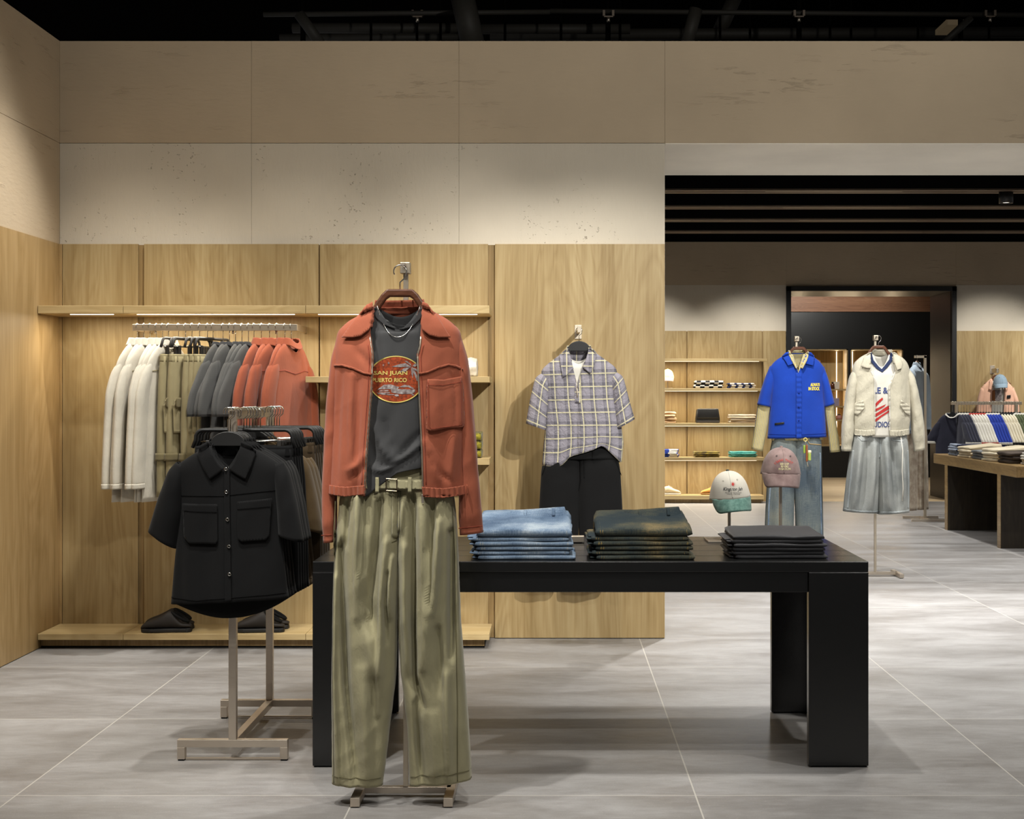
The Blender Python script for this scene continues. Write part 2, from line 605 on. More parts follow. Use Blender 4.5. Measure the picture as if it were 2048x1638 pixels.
M = {}
M['floor_a'] = mk_floor('floor tile near', 5.034)
M['floor_b'] = mk_floor('floor tile far', 8.29)
M['plaster_h'] = mk_plaster('plaster upper', '#b9a78e')
M['soffit'] = mk_plaster('lit soffit plaster', '#efe9dc')  # same plaster made paler: light on the underside is put into the colour
M['plaster_v'] = mk_plaster('plaster lower', '#c9bfae', True)
M['oak'] = wood('oak panel', '#a9956d', '#9b855d', '#89724a')
M['oak_x'] = wood('oak shelf', '#bfaa80', '#b19a6e', '#a0885c', axis='x')
M['oak_y'] = wood('oak wall left', '#b0956b', '#a1855a', '#8f7449')
M['oak_dark'] = wood('oak reveal', '#9c835c', '#8b724a', '#76603c')
M['oak_table'] = wood('brown oak table', '#a1875c', '#8d734c', '#70583a', axis='y', ring=1.6, rough=.3)
M['oak_leg'] = wood('shaded oak table leg', '#3a3226', '#2f281f', '#241f18', rough=.45)  # darkened copy of the table oak: shade on the leg fronts is in the colour
M['walnut'] = wood('walnut hanger', '#6b4430', '#5a3625', '#452818', axis='x', ring=3, rough=.35, src='obj')
M['pale_wood'] = wood('pale wood passage floor', '#dfc9a6', '#d2b994', '#c3a67e', axis='x')
M['rosewood'] = wood('brown wood bulkhead', '#a27a5c', '#946b50', '#805a43', axis='x', ring=2)
M['black'] = plain('black lacquer', '#131313', .42)
M['black_table'] = plain('black table paint', '#141414', .24, spec=.6)
M['black_matt'] = plain('black matt', '#0a0a0a', .8, spec=.2)
M['black_panel'] = plain('black ceiling panel', '#080808', .5, spec=0.0)
M['bronze'] = plain('dark bronze jamb', '#33291f', .38, .7)
M['void'] = plain('dark ceiling void', '#0c0b0a', .9, spec=0.0)
M['duct'] = plain('dark painted pipe', '#35322d', .6, spec=.3)
M['steel'] = metal('brushed steel', '#cdc1b2', .4)
M['steel_pale'] = metal('pale brushed metal', '#cfc3b0', .42)
M['chrome'] = metal('chrome wire', '#c9c6c0', .18)
M['slat'] = plain('linear diffuser', '#6a5c4e', .5, .2)
M['plastic'] = plain('black plastic', '#1a1a1a', .45)
M['plastic2'] = plain('charcoal plastic', '#2c2926', .5)
M['led'] = emit('warm led strip', '#fff0d2', 2.2)
M['lampglow'] = emit('lamp disc', '#fff3e0', 3.0)
M['terra'] = fabric('terracotta twill', '#98533c', crinkle=.32, cs=24)
M['terra_seam'] = fabric('terracotta seam', '#8d3f2c')
M['char'] = fabric('charcoal jersey', '#3b3b3c', crinkle=.25, cs=12)
M['char_dark'] = fabric('charcoal rib', '#313132')
M['olive'] = fabric('olive cotton', '#8f896c', crinkle=.35, cs=40, var=.08)
M['olive_seam'] = fabric('olive seam', '#5d573c')
M['blackcloth'] = fabric('black cloth', '#0c0c0d', crinkle=.2, cs=14, sheen=.04)
M['blackcloth2'] = fabric('black cloth seam', '#060607', sheen=0.0)
M['white'] = fabric('white crinkle cotton', '#c6bfb0', crinkle=.7, cs=34, src='obj')
M['khaki'] = fabric('khaki cotton', '#8f8463', crinkle=.45)
M['khaki_d'] = fabric('khaki seam', '#6b6145')
M['greytee'] = fabric('grey washed jersey', '#4a4947', crinkle=.25)
M['coral'] = fabric('coral cloth', '#904b33', crinkle=.3)
M['brown'] = fabric('brown twill', '#5c4a30', crinkle=.35)
M['brown_d'] = fabric('dark brown twill', '#3c2f1e', crinkle=.35)
M['plaid'] = plaid('lilac plaid', '#8d8992', '#45444c', '#cfc79f')
M['blue'] = fabric('cobalt twill', '#123a9c', crinkle=.3, cs=18)
M['blue_d'] = fabric('cobalt seam', '#0b2f8f')
M['yell'] = stripes('yellow striped cotton', '#bdb389', '#9a9484', .0125, .38, 0, second=('#bfa63f', .7, .1))
M['cream'] = fabric('cream nylon', '#b3ad9b', crinkle=1.3, cs=26, rough=.7)
M['offwhite'] = fabric('off white knit', '#c6c2b8', crinkle=.2)
M['navy'] = fabric('navy rib', '#26304f')
M['lightdenim'] = denim('bleached denim', '#858c8f', '#b2b6b5', .3, .7)
M['skirtdenim'] = denim('pale denim', '#737777', '#9fa19d', .3, .7)
M['fadejean'] = denim('faded blue jean', '#48535d', '#85867a', .33, .66, 2.2, '#676f70')
M['bluejean'] = denim('mid blue denim', '#44566e', '#a1acb6', .34, .7, 5.0, '#6d7f94', .6)
M['darkjean'] = denim('green cast denim', '#283237', '#7b6c4c', .42, .72, 4.5, '#46483f')
M['stitch'] = fabric('tan stitch', '#a98d5e')
M['greypant'] = fabric('dark grey suiting', '#38383b', crinkle=.15, rough=.6)
M['palecream'] = fabric('pale patterned cotton', '#b9ad9b', c2='#8f7f6e', vscale=14)
M['skyshirt'] = fabric('pale blue cotton', '#8d99a4', crinkle=.4)
M['pink'] = fabric('pink stripe cotton', '#d9ab92', crinkle=.3)
M['capwhite'] = fabric('cap canvas white', '#bcb7ac', crinkle=.2, cs=14)
M['capgreen'] = fabric('cap brim green', '#4c6f66', c2='#71948a', vscale=60, crinkle=.15)
M['capmauve'] = fabric('cap washed mauve', '#6a5654', c2='#877370', vscale=22, crinkle=.2, cs=14)
M['capblue'] = fabric('cap light blue', '#8396a5', crinkle=.2)
M['capyellow'] = fabric('cap pale yellow', '#e0d08c', crinkle=.2)
M['redthread'] = plain('red thread', '#b23a34', .8)
M['darkthread'] = plain('dark thread', '#20262a', .8)
M['creamthread'] = plain('cream thread', '#d6cf9c', .8)
M['yelprint'] = plain('yellow print', '#e6cf45', .8)
M['navyprint'] = plain('navy print', '#2b3a6d', .8)
M['redprint'] = plain('red print', '#a5201c', .8)
M['greyprint'] = fabric('worn grey print', '#a8a09e', c2='#5c4a48', vscale=90)
M['oranprint'] = fabric('worn orange print', '#a5441d', c2='#632a17', vscale=110)
M['goldprint'] = plain('gold print', '#cdb863', .8)
M['leather'] = plain('black leather', '#161616', .38)
M['leather_br'] = plain('dark brown suede', '#211b16', .75)
M['sole'] = plain('black rubber sole', '#121110', .6)
M['stitch_blue'] = fabric('pale stitch', '#8b9296')
M['stitch_dark'] = fabric('dull tan stitch', '#77673f')
M['gunmetal'] = metal('dull bronze buckle', '#7a6f5e', .35)
# ------------------------------------------------------------------ the room
XL = -2.84            # left wall
YB = 8.30             # back wall plane (plaster)
YP = 8.275            # face of the oak panels on it
XE = .648             # free end of the back wall
YS = 9.49             # rear of the deep header
YF = 19.0             # far wall
ZW, ZJ, ZT = 2.268, 2.852, 3.44   # top of the oak, plaster joint, top of the wall


def struct(o): o['kind'] = 'structure'; return o


bm = bmesh.new()
def quad(bm, x0, x1, y0, y1, z, mi): bm.faces.new([bm.verts.new(c) for c in ((x0, y0, z), (x1, y0, z), (x1, y1, z), (x0, y1, z))]).material_index = mi
bbox(bm, XL - .1, 9.0, -2.0, 8.29, -.1, 0, 0); bbox(bm, XL - .1, 9.0, 8.29, 18.95, -.1, 0, 1)
struct(bm_obj('floor', bm, [M['floor_a'], M['floor_b']]))
struct(box('floor_passage', 1.5, 9.0, 18.95, 25.5, -.1, .002, M['pale_wood']))

g = .0014
# left wall: two plaster bands over oak boards
struct(boxes('wall_left', [(XL - .2, XL, -2, YB, ZJ + g, ZT), (XL - .2, XL, -2, YB, ZW, ZJ - g), (XL - .2, XL - .015, -2, YB, 0, ZT - .01)], M['plaster_h']))
struct(box('trim_1', XL - .012, XL + .006, -2, YB, 0.004, ZW, M['oak_y']))
# back wall: upper band runs on over the opening, lower band stops at the free end
pts = [XL, (503 - CX) * YB / F, (918 - CX) * YB / F, XE]
up = [(a + g / 2, b - g / 2, YB, YS, ZJ + g, ZT) for a, b in zip(pts, pts[1:])] + [(XE + g / 2, 3.35, YB, YS, ZJ, ZT), (3.35 + g, 9.0, YB, YS, ZJ, ZT)]
up += [(XL, 9.0, YB + .004, YS - .004, ZJ + .006, ZT - .01)]
struct(boxes('wall_back', up, M['plaster_h']))
struct(box('trim_30', XE + .003, 9.0, YB + .002, YS - .001, ZJ - .004, ZJ - .0001, M['soffit']))  # thin added board that carries the brightened underside tone
lo = [(a + g / 2, b - g / 2, YB, YS, 0, ZJ - g) for a, b in zip(pts, pts[1:])]
struct(boxes('wall_back_lower', lo, M['plaster_v']))
px = lambda x, D=YP: (x - CX) * D / F
n = 2
for a, b, m in ((118.5, 124, 'oak_y'), (125, 276, 'oak'), (288, 637, 'oak'), (640, 976, 'oak'), (990, 1329.5, 'oak')):
    struct(box('trim_%d' % n, px(a), px(b), YP, YB + .002, .004, ZW, M[m], bevel=.0015)); n += 1
struct(boxes('trim_%d' % n, [(px(118), px(1329), YB - .006, YB + .004, .004, ZW - .004)], M['oak_dark'])); n += 1
# ceiling: high black void over the near room, low black ceiling with linear diffusers beyond
struct(box('ceiling', -24, 24, -3, 45, 6.6, 6.7, M['void']))
struct(box('wall_void', -24, 24, 44, 44.2, -.1, 6.6, M['void']))
struct(box('ceiling_low', XE - 3, 9.5, YS + .001, YF + .3, 3.42, 3.5, M['black_panel']))
for k, y in enumerate((380, 412.5, 438.5, 462)):
    D = (3.42 - CAMH) * F / (CY - y)
    t = thing('linear_diffuser', ['first', 'second', 'third', 'fourth'][k] + ' brown linear air diffuser from the front, set in the low black ceiling', 'ceiling diffuser', (4.0, D, 3.42), 0, 'linear diffusers in the black ceiling')
    w = .11
    boxes('frame', [(-4.5, 5, -w, -.03, -.02, -.001), (-4.5, 5, .03, w, -.02, -.001)], M['slat'], t, .003)
    segs = []
    x = -4.5 + .37 * k
    while x < 5: segs.append((x, min(x + 1.35, 5), -.029, .029, -.016, -.001)); x += 2.6
    for sg_ in segs: boxes('slot_grille', [sg_], M['slat'], t)
# far wall with the oak below and the black portal
PX0, PX1 = (1572 - CX) * YF / F, (1912 - CX) * YF / F
PZ = CAMH + (CY - 573) * YF / F
s0 = (1568 - CX) * YF / F
struct(boxes('wall_far', [(XE - 2, PX0, YF, YF + .2, ZJ + g, 3.5), (PX0 + g, PX1, YF, YF + .2, ZJ + g, 3.5), (PX1 + g, 9, YF, YF + .2, ZJ + g, 3.5), (XE - 2, 9, YF + .01, YF + .19, PZ, 3.49)], M['plaster_h']))
struct(boxes('wall_far_lower', [(XE - 2, PX0, YF, YF + .2, 0, ZJ - g), (PX1, 9, YF, YF + .2, 0, ZJ - g)], M['plaster_v']))
pf = lambda x: (x - CX) * (YF - .025) / F
for a, b in ((1160, 1372.5), (1375, 1523.5), (1526, 1571.5), (1913, 2170)):
    struct(box('trim_%d' % n, pf(a), pf(b), YF - .025, YF + .002, .004, 2.245, M['oak'])); n += 1
struct(boxes('trim_%d' % n, [(XE - 2, PX0 - .004, YF - .008, YF + .001, .004, 2.24), (PX1 + .004, 9, YF - .008, YF + .001, .004, 2.24)], M['oak_dark'])); n += 1
# portal
fr = .062
struct(boxes('door_1', [(PX0, PX0 + fr, YF - .04, YF + 1.0, 0, PZ), (PX1 - fr, PX1, YF - .04, YF + .02, 0, PZ), (PX0, PX1, YF - .04, YF + .02, PZ - fr, PZ)], M['black'], None, .003))
struct(boxes('door_1_lining', [(PX1 - fr - .005, PX1, YF + .02, YF + 1.05, 0, PZ - fr), (PX0 + fr, PX1 - fr, YF + .02, YF + 1.05, PZ - fr, PZ)], M['bronze'], None, .003))
# passage beyond
YQ = 24.4
q = lambda x, y: ((x - CX) * YQ / F, CAMH - (y - CY) * YQ / F)
nx = [q(1590, 698), q(1696, 893), q(1701, 698), q(1806, 893)]
A0, A1, B0, B1 = nx[0][0], nx[1][0], nx[2][0], nx[3][0]; NZ0, NZ1 = nx[1][1], nx[0][1]
struct(boxes('wall_passage', [(1.5, A0, YQ, YQ + .5, 0, 2.81), (A1, B0, YQ, YQ + .5, NZ0, NZ1), (B1, 9, YQ, YQ + .5, 0, 2.81), (A0, B1, YQ, YQ + .5, 0, NZ0), (A0, B1, YQ, YQ + .5, NZ1, 2.81)], M['black']))
struct(box('trim_%d' % n, 1.5, 9, YQ - .03, YQ + .5, 2.811, 3.4, M['rosewood'])); n += 1
struct(box('ceiling_passage', 1.5, 9, YF + .21, YQ + .5, 3.42, 3.5, M['black_panel']))
for k, (x0, x1) in enumerate(((A0, A1), (B0, B1))):
    t = thing('display_niche', ['left', 'right'][k] + ' lit oak display niche in the black wall beyond the portal', 'niche', (x0, YQ, NZ0), 0, 'lit niches beyond the portal')
    w, h = x1 - x0, NZ1 - NZ0
    boxes('lining', [(0, w, .36, .38, 0, h), (0, .02, .01, .36, 0, h), (w - .02, w, .01, .36, 0, h), (0, w, .01, .36, 0, .02), (0, w, .01, .36, h - .02, h)], M['oak'], t)
    for zz in (.43, .66, .95):
        box('shelf', .021, w - .021, .06, .359, zz, zz + .025, M['oak_x'], t)
    for xx in (.1, w - .13):
        box('led_strip', xx, xx + .012, .345, .358, .03, h - .03, M['led'], t)

# ------------------------------------------------------------------ ceiling services above the wall, dim in the dark
for k, (x0, y0, x1, y1, D, r, what) in enumerate((
        (527, 29, 1100, 24, 12.5, .022, 'thin horizontal conduit'), (1100, 22, 2048, 30, 12.6, .022, 'thin horizontal conduit'), (585, 56, 930, 57, 14, .05, 'grey sprinkler main'),
        (560, 76, 960, 74, 15, .045, 'low grey pipe'), (960, 58, 1260, 58, 14.2, .05, 'grey sprinkler main'), (980, 70, 2048, 65, 15, .06, 'long grey pipe'))):
    a, b = P(x0, y0, D), P(x1, y1, D)
    t = tube('ceiling_pipe', [a, a.lerp(b, .5), b], r, M['duct'], None, 10)
    tag(t, '%s in the dark ceiling void, %s' % (what, ['above the first wall seam', 'above the header at right', 'second line from the top at left', 'just over the wall at left', 'second line from the top in the middle', 'just over the header at right'][k]), 'pipe', 'pipes in the ceiling void')
for k, (x0, y0, x1, y1, D, w, lab) in enumerate(((598, 28, 640, 86, 12, .09, 'slanted grey strut above the left part of the wall'), (925, -6, 946, 90, 12, .2, 'fat grey duct dropping behind the middle of the wall'), (1392, 18, 1374, 88, 12, .11, 'slanted grey strut above the header opening'), (1942, 35, 1885, 88, 12.6, .06, 'thin slanted strut at the far right'), (1470, -6, 1440, 60, 15, .15, 'dim slanted duct behind the short strut'))):
    a, b = P(x0, y0, D), P(x1, y1, D)
    t = tube('ceiling_strut', [a, a.lerp(b, .5), b], w / 2, M['duct'], None, 12)
    tag(t, lab + ', in the ceiling void', 'strut', 'struts in the ceiling void')
for k, x in enumerate((606, 742, 834, 881, 936, 948, 1010, 1122, 1216, 1240, 1440, 1500, 1598, 1660, 1702, 1836, 1921, 1978)):
    D = 12.9 + .2 * (k % 3)
    a = P(x, 95, D)
    t = tube('hanger_rod', [a, Vector((a.x, a.y, 5.6)), Vector((a.x, a.y, 6.6))], .012 + .012 * (k % 4 == 0), M['void'], None, 6)
    tag(t, 'thin dark rod hanging in the ceiling void above the plaster wall', 'rod', 'rods in the ceiling void')
for k, x in enumerate((835, 1217, 1598, 1980)):
    p = P(x, 28, 12.52)
    t = thing('sprinkler_clamp', 'small bright pipe clamp on the conduit, %s from the left' % ORD[k], 'clamp', p, 0, 'clamps on the conduit')
    boxes('bracket', [(-.05, -.03, -.02, .02, -.02, .03), (.03, .05, -.02, .02, -.02, .03), (-.04, .04, -.015, .015, -.03, -.018)], M['slat'], t)
    tube('bolt', [(0, 0, -.03), (0, 0, -.05), (0, 0, -.07)], .014, M['steel'], t, 6)
p = P(1902, 56, 14); tag(box('ceiling_panel_light', p.x - .1, p.x + .1, p.y - .2, p.y + .2, p.z - .02, p.z + .03, emit('dim panel', '#6f6049', .25)), 'small dim square light fitting in the dark ceiling void at right', 'light fitting')
# surface downlight under the low ceiling
p = P(2012, 393, 14.2)
t = thing('ceiling_downlight', 'black cylinder downlight with a glowing lens under the low black ceiling', 'downlight', (p.x, p.y, 3.42))
lathe('can', [(.001, -.001), (.068, -.001), (.068, -.13), (.06, -.13), (.058, -.1), (.001, -.1)], M['black'], t)
lathe('lens', [(.001, -.118), (.056, -.118), (.056, -.102), (.001, -.102)], M['lampglow'], t)

# ------------------------------------------------------------------ wall shelving in the near niche
YSF = 7.92
sx0, sx1 = XL + .008, (979 - CX) * YSF / F
def zf(y, D=YSF): return CAMH - (y - CY) * D / F
def xs(x, D=YSF): return (x - CX) * D / F
cuts = [sx0, xs(246), xs(611), sx1]
for k in range(3):
    t = thing('wall_shelf', ['left end length of the long oak top shelf, against the left wall', 'middle length of the long oak top shelf, over the clothes rail', 'right length of the long oak top shelf, behind the orange jacket'][k], 'shelf', (cuts[k], YSF, zf(627)), 0, 'top shelf boards')
    w = cuts[k + 1] - cuts[k]
    box('board', .001, w - .001, 0, YP - YSF - .001, 0, zf(611) - zf(627), M['oak_x'], t, .002)
    box('led_strip', .06 + .1 * (k == 0), w - .07, .055, .067, -.004, .0, M['led'], t)
for k, (y0, y1) in enumerate(((753, 765), (917, 930))):
    t = thing('wall_shelf', ['upper of two short oak shelves behind the orange jacket', 'lower of two short oak shelves behind the orange jacket'][k], 'shelf', (xs(611), YSF, zf(y1)), 0, 'short oak shelves')
    w = xs(979) - xs(611)
    box('board', 0, w, 0, YP - YSF - .001, 0, zf(y0) - zf(y1), M['oak_x'], t, .002)
for k in range(3):
    t = thing('plinth_shelf', ['left end length of the low oak plinth shelf, at the left wall', 'middle length of the low oak plinth shelf, under the shoes', 'right length of the low oak plinth shelf, behind the black table'][k], 'shelf', (cuts[k], YSF, 0), 0, 'low plinth shelf boards')
    w = cuts[k + 1] - cuts[k]
    box('board', .001, w - .001, 0, YP - YSF - .001, .052, .086, M['oak_x'], t, .002)
    box('toe_kick', .001, w - .03 * (k == 2), .05, .09, .012, .052, M['oak_dark'], t)
    box('base', .001, w - .03 * (k == 2), .055, YP - YSF - .002, 0, .052, M['black_matt'], t)

# far shelving
YSG = 18.62
def zg(y): return CAMH - (y - CY) * YSG / F
def xg(x): return (x - CX) * YSG / F
for k, (y0, y1, xr) in enumerate(((717, 722.5, 1534), (776.5, 782, 1531), (846.5, 852, 1530), (915, 921, 1529))):
    t = thing('far_wall_shelf', ORD[k] + ' shelf from the top on the far oak wall, past the near wall', 'shelf', (xg(1200), YSG, zg(y1)), 0, 'shelves on the far wall')
    w = xg(xr) - xg(1200)
    box('board', 0, w, 0, YF - .026 - YSG, 0, zg(y0) - zg(y1), M['oak_x'], t, .002)
    box('led_strip', .1, w - .1, .02, .032, -.004, 0, M['led'], t)
t = thing('far_plinth_shelf', 'low oak plinth shelf at the foot of the far wall, under the sneakers', 'shelf', (xg(1200), YSG, 0))
w = xg(1528) - xg(1200)
box('board', 0, w, 0, YF - .026 - YSG, zg(999) , zg(991), M['oak_x'], t, .002)
box('toe_kick', 0, w - .03, .05, .3, 0.0, zg(999), M['oak_dark'], t)
# ------------------------------------------------------------------ black table
TY0, TY1, TX0, TX1 = 5.412, 6.37, -.902, 1.188
TZ = .774
t = thing('display_table', 'long black table with panel legs holding folded jeans and two caps', 'table', ((TX0 + TX1) / 2, (TY0 + TY1) / 2, 0))
w2, d2 = (TX1 - TX0) / 2, (TY1 - TY0) / 2
n = 5
for k in range(n):
    a, b = -d2 + 2 * d2 * k / n, -d2 + 2 * d2 * (k + 1) / n
    box('top_board', -w2, w2, a + .0015, b - .0015, TZ - .04, TZ, M['black_table'], t, .0025)
box('core', -w2 + .005, w2 - .005, -d2 + .02, d2 - .02, TZ - .045, TZ - .006, M['black_table'], t)
for sx in (-1, 1):
    for sy in (-1, 1):
        xa, xb = sorted((sx * w2, sx * (w2 - .225)))
        ya, yb = sorted((sy * d2, sy * (d2 - .04)))
        y2a, y2b = sorted((sy * (d2 - .04), sy * (d2 - .22)))
        x2a, x2b = sorted((sx * w2, sx * (w2 - .04)))
        boxes('leg', [(xa, xb, ya, yb, .006, TZ - .0405), (x2a, x2b, y2a, y2b, .006, TZ - .0405)], M['black_table'], t, .002)
        xm, ym = sx * (w2 - .11), sy * (d2 - .02)
        box('foot_pad', xm - .105, xm + .105, ym - .014, ym + .014, 0, .007, M['black_matt'], t)
az = .04 + .077
boxes('apron', [(-w2 + .225, w2 - .225, -d2 + .012, -d2 + .035, TZ - az, TZ - .04), (-w2 + .225, w2 - .225, d2 - .035, d2 - .012, TZ - az, TZ - .04), (-w2 + .04, -w2 + .06, -d2 + .22, d2 - .22, TZ - az, TZ - .04), (w2 - .06, w2 - .04, -d2 + .22, d2 - .22, TZ - az, TZ - .04)], M['black_table'], t, .002)

# ------------------------------------------------------------------ brown oak table at the right
BX0, BX1, BY0, BY1, BZ = 4.085, 5.75, 12.68, 15.44, .772
t = thing('oak_table', 'dark brown oak table with slab panel legs, piled with folded knitwear', 'table', (BX0, BY0, 0))
box('tabletop', 0, BX1 - BX0, 0, BY1 - BY0, BZ - .1, BZ, M['oak_table'], t, .003)
for y in (13.13, 14.9):
    box('leg', .003, BX1 - BX0 - .05, y - BY0, y - BY0 + .1, 0, BZ - .1, M['oak_leg'], t, .003)
    # panel edge in the lit tone, against legs coloured as shaded
    box('lit_edge', 0, .0035, y - BY0, y - BY0 + .1, 0, BZ - .1, M['oak_table'], t)

# ------------------------------------------------------------------ clothes rail on the niche wall
YR = 7.95
RZ = CAMH - (655 - CY) * YR / F
r0, r1 = xs(266, YR), xs(595, YR)
t = thing('wall_rail', 'long steel clothes rail on the oak wall beneath the top shelf', 'clothes rail', (r0, YR, RZ))
box('bar', 0, r1 - r0, -.012, .012, -.018, .018, M['steel_pale'], t, .001)
for x in (.002, r1 - r0 - .022):
    box('arm', x, x + .02, .012, YP - YR - .001, -.018, .018, M['steel_pale'], t, .001)
for x in (.12, .55, r1 - r0 - .12):
    tube('peg', [(x, .01, -.018), (x, .01, -.026), (x, .01, -.034)], .006, M['steel'], t, 8)

# ------------------------------------------------------------------ free-standing H rack, front left
KY0, KY1, KX = 5.523, 6.24, -1.225
KZ = 1.338
t = thing('clothes_rack', 'brushed steel H-base clothes rack holding black shirts and brown trousers', 'clothes rack', (KX, (KY0 + KY1) / 2, 0))
c = (KY1 - KY0) / 2; h = .0145
for s in (-1, 1):
    y = s * c
    box('post', -h, h, y - h, y + h, .081, KZ, M['steel'], t, .0015)
    fx = .211
    box('foot_bar', -fx, fx, y - h, y + h, .052, .081, M['steel'], t, .0015)
    for q_ in (-1, 1):
        box('foot', q_ * (fx - h) - h, q_ * (fx - h) + h, y - h, y + h, .006, .052, M['steel'], t, .0015)
        box('foot_pad', q_ * (fx - h) - .012, q_ * (fx - h) + .012, y - .012, y + .012, 0, .006, M['black_matt'], t)
    box('floor_rod', -fx + .03, fx - .03, y - .004, y + .004, .003, .01, M['steel'], t)
    box('corner_web', -.006, .006, *sorted((y - s * h, y - s * .05)), KZ - .1, KZ - .032, M['steel_pale'], t, .004)
box('spine_bar', -h, h, -c + h, c - h, .052, .081, M['steel'], t, .0015)
box('top_rail', -.012, .012, -c - .03, c + .03, KZ, KZ + .012, M['steel_pale'], t, .001)
box('under_rail', -.006, .006, -c + h, c - h, KZ - .032, KZ, M['steel_pale'], t, .001)


# ------------------------------------------------------------------ outfit stands
def outfit_stand(name, label, X, Y, head_px, foot_half, foot_y, zt, r=.0085):
    t = thing(name, label, 'display stand', (X, Y, 0), 0, 'outfit display stands')
    box('pole', -r, r, -r, r, .03, zt, M['steel_pale'], t, .001)
    box('head_block', -.017, .017, -.035, .012, zt - .035, zt + .004, M['steel_pale'], t, .002)
    box('peg', -.005, .005, -.09, -.035, zt - .012, zt - .002, M['steel'], t, .001)
    boxes('cross_bar', [(-foot_half, foot_half, -.014, .014, .012, .034)], M['steel'], t, .001)
    for s in (-1, 1):
        box('foot', s * foot_half - .016, s * foot_half + .016, foot_y[0], foot_y[1], .004, .034, M['steel'], t, .0015)
        box('foot_pad', s * foot_half - .012, s * foot_half + .012, foot_y[0] + .01, foot_y[0] + .03, 0, .004, M['black_matt'], t)
    return t


outfit_stand('outfit_stand', 'slim steel stand holding the terracotta jacket outfit in front of the table', -.512, 5.03, None, .158, (-.15, .15), 1.857)
outfit_stand('outfit_stand', 'slim steel stand behind the table holding the cobalt shirt outfit', (1594 - CX) * 11.3 / F, 11.33, None, .17, (-.15, .15), 1.857)
outfit_stand('outfit_stand', 'slim steel stand holding the cream jacket and pale denim outfit', (1752 - CX) * 11.1 / F, 11.13, None, .17, (-.15, .15), 1.857)

# ------------------------------------------------------------------ pole rack with the pale blue shirt, far right of the portal
t = thing('pole_rack', 'slim steel pole rack with a short top arm, holding the pale blue shirt', 'clothes rack', ((1850 - CX) * 16.1 / F, 16.1, 0))
zt = CAMH + (CY - 711) * 16.1 / F
box('pole', -.014, .014, -.014, .014, .03, zt, M['steel_pale'], t, .001)
box('arm', -.12, .014, -.014, .014, zt - .028, zt, M['steel_pale'], t, .001)
for yy in (-.2, .2):
    box('foot', -.2, .2, yy - .015, yy + .015, 0, .03, M['steel'], t, .001)
box('spine_bar', -.015, .015, -.2, .2, 0, .03, M['steel'], t, .001)

# low rack with the ringer tees behind the brown table
TRY = 16.4
tx0, tx1 = (1902 - CX) * TRY / F, (2043 - CX) * TRY / F
TRZ = CAMH - (806 - CY) * TRY / F
t = thing('low_clothes_rack', 'low steel clothes rack of trimmed tees behind the brown table', 'clothes rack', ((tx0 + tx1) / 2, TRY, 0))
hw = (tx1 - tx0) / 2
box('top_rail', -hw, hw, -.015, .015, TRZ - .02, TRZ + .015, M['steel_pale'], t, .001)
for s in (-1, 1):
    box('post', s * (hw - .06) - .015, s * (hw - .06) + .015, -.015, .015, .03, TRZ - .02, M['steel_pale'], t, .001)
    box('foot', s * (hw - .06) - .015, s * (hw - .06) + .015, -.2, .2, 0, .03, M['steel'], t, .001)


# ------------------------------------------------------------------ hat stands
def hat_stand(label, X, Y, h, bw=.1):
    t = thing('cap_stand', label, 'cap stand', (X, Y, TZ), 0, 'cap stands on the black table')
    box('base_plate', -bw, .05, -.09, .09, 0, .006, M['steel'], t, .001)
    box('pole', -.006, .006, -.006, .006, .006, h, M['steel'], t, .001)
    lathe('head_disc', [(.001, h + .014), (.03, h + .01), (.05, h - .004), (.052, h - .01), (.001, h - .004)], M['black_matt'], t)
    return t


hs1 = P(1458.5, 1081, 6.2); hs2 = P(1561, 1081, 6.24)
hat_stand('shorter steel cap stand on the black table, under the white cap', hs1.x, 6.2, .2)
hat_stand('taller steel cap stand behind the dark grey trousers stack, under the mauve cap', hs2.x, 6.24, .30)
# small steel base beside the blue jeans
p = P(1154, 1074, 6.1)
t = thing('sign_base', 'small steel plate standing on the table just right of the blue jeans', 'stand base', (p.x, p.y, TZ))
box('plate', -.03, .03, -.02, .02, 0.004, .03, M['steel'], t, .002); box('foot', -.022, .022, -.015, .015, 0, .004, M['black_matt'], t)
# ------------------------------------------------------------------ hangers
def hook_path(r=.016, h=.085, end=210):
    p = [(r * math.cos(math.radians(a)), 0, -r + r * math.sin(math.radians(a))) for a in range(end, -31, -20)]
    p += [(r * .9, 0, -r * 1.9), (0, 0, -r * 2.7), (0, 0, -h)]
    return p


def wood_hanger(label, loc, s=1.0, rot=0.0, group='brown wooden outfit hangers'):
    t = thing('wooden_hanger', label, 'hanger', loc, rot, group)
    tube('hook', hook_path(.022 * s, .085 * s), .0022 * s, M['chrome'], t, 8)
    o = [(-.19, -.205), (-.1, -.155), (-.062, -.1), (-.044, -.083), (.044, -.083), (.062, -.1), (.1, -.155), (.19, -.205), (.19, -.232), (.086, -.175), (.046, -.118), (.034, -.11), (-.034, -.11), (-.046, -.118), (-.086, -.175), (-.19, -.232)]
    prism('frame', [(x * s, z * s) for x, z in o], -.012 * s, .012 * s, M['walnut'], t, .006 * s, axis='y')
    return t


def dome_hanger(label, loc, s=1.0, rot=0.0, group=None, mat='plastic', hk=.09, wide=.2):
    t = thing('plastic_hanger', label, 'hanger', loc, rot, group)
    tube('hook', hook_path(.017, hk), .0021, M['chrome'], t, 7)
    o = [(-wide * s, -hk - .085)] + [(.058 * s * math.cos(a), -hk - .045 + .045 * math.sin(a)) for a in [PI - PI * k / 12 for k in range(13)]] + [(wide * s, -hk - .085), (wide * s, -hk - .1), (.045 * s, -hk - .056), (-.045 * s, -hk - .056), (-wide * s, -hk - .1)]
    prism('frame', o, -.006, .006, M[mat], t, .003)
    return t


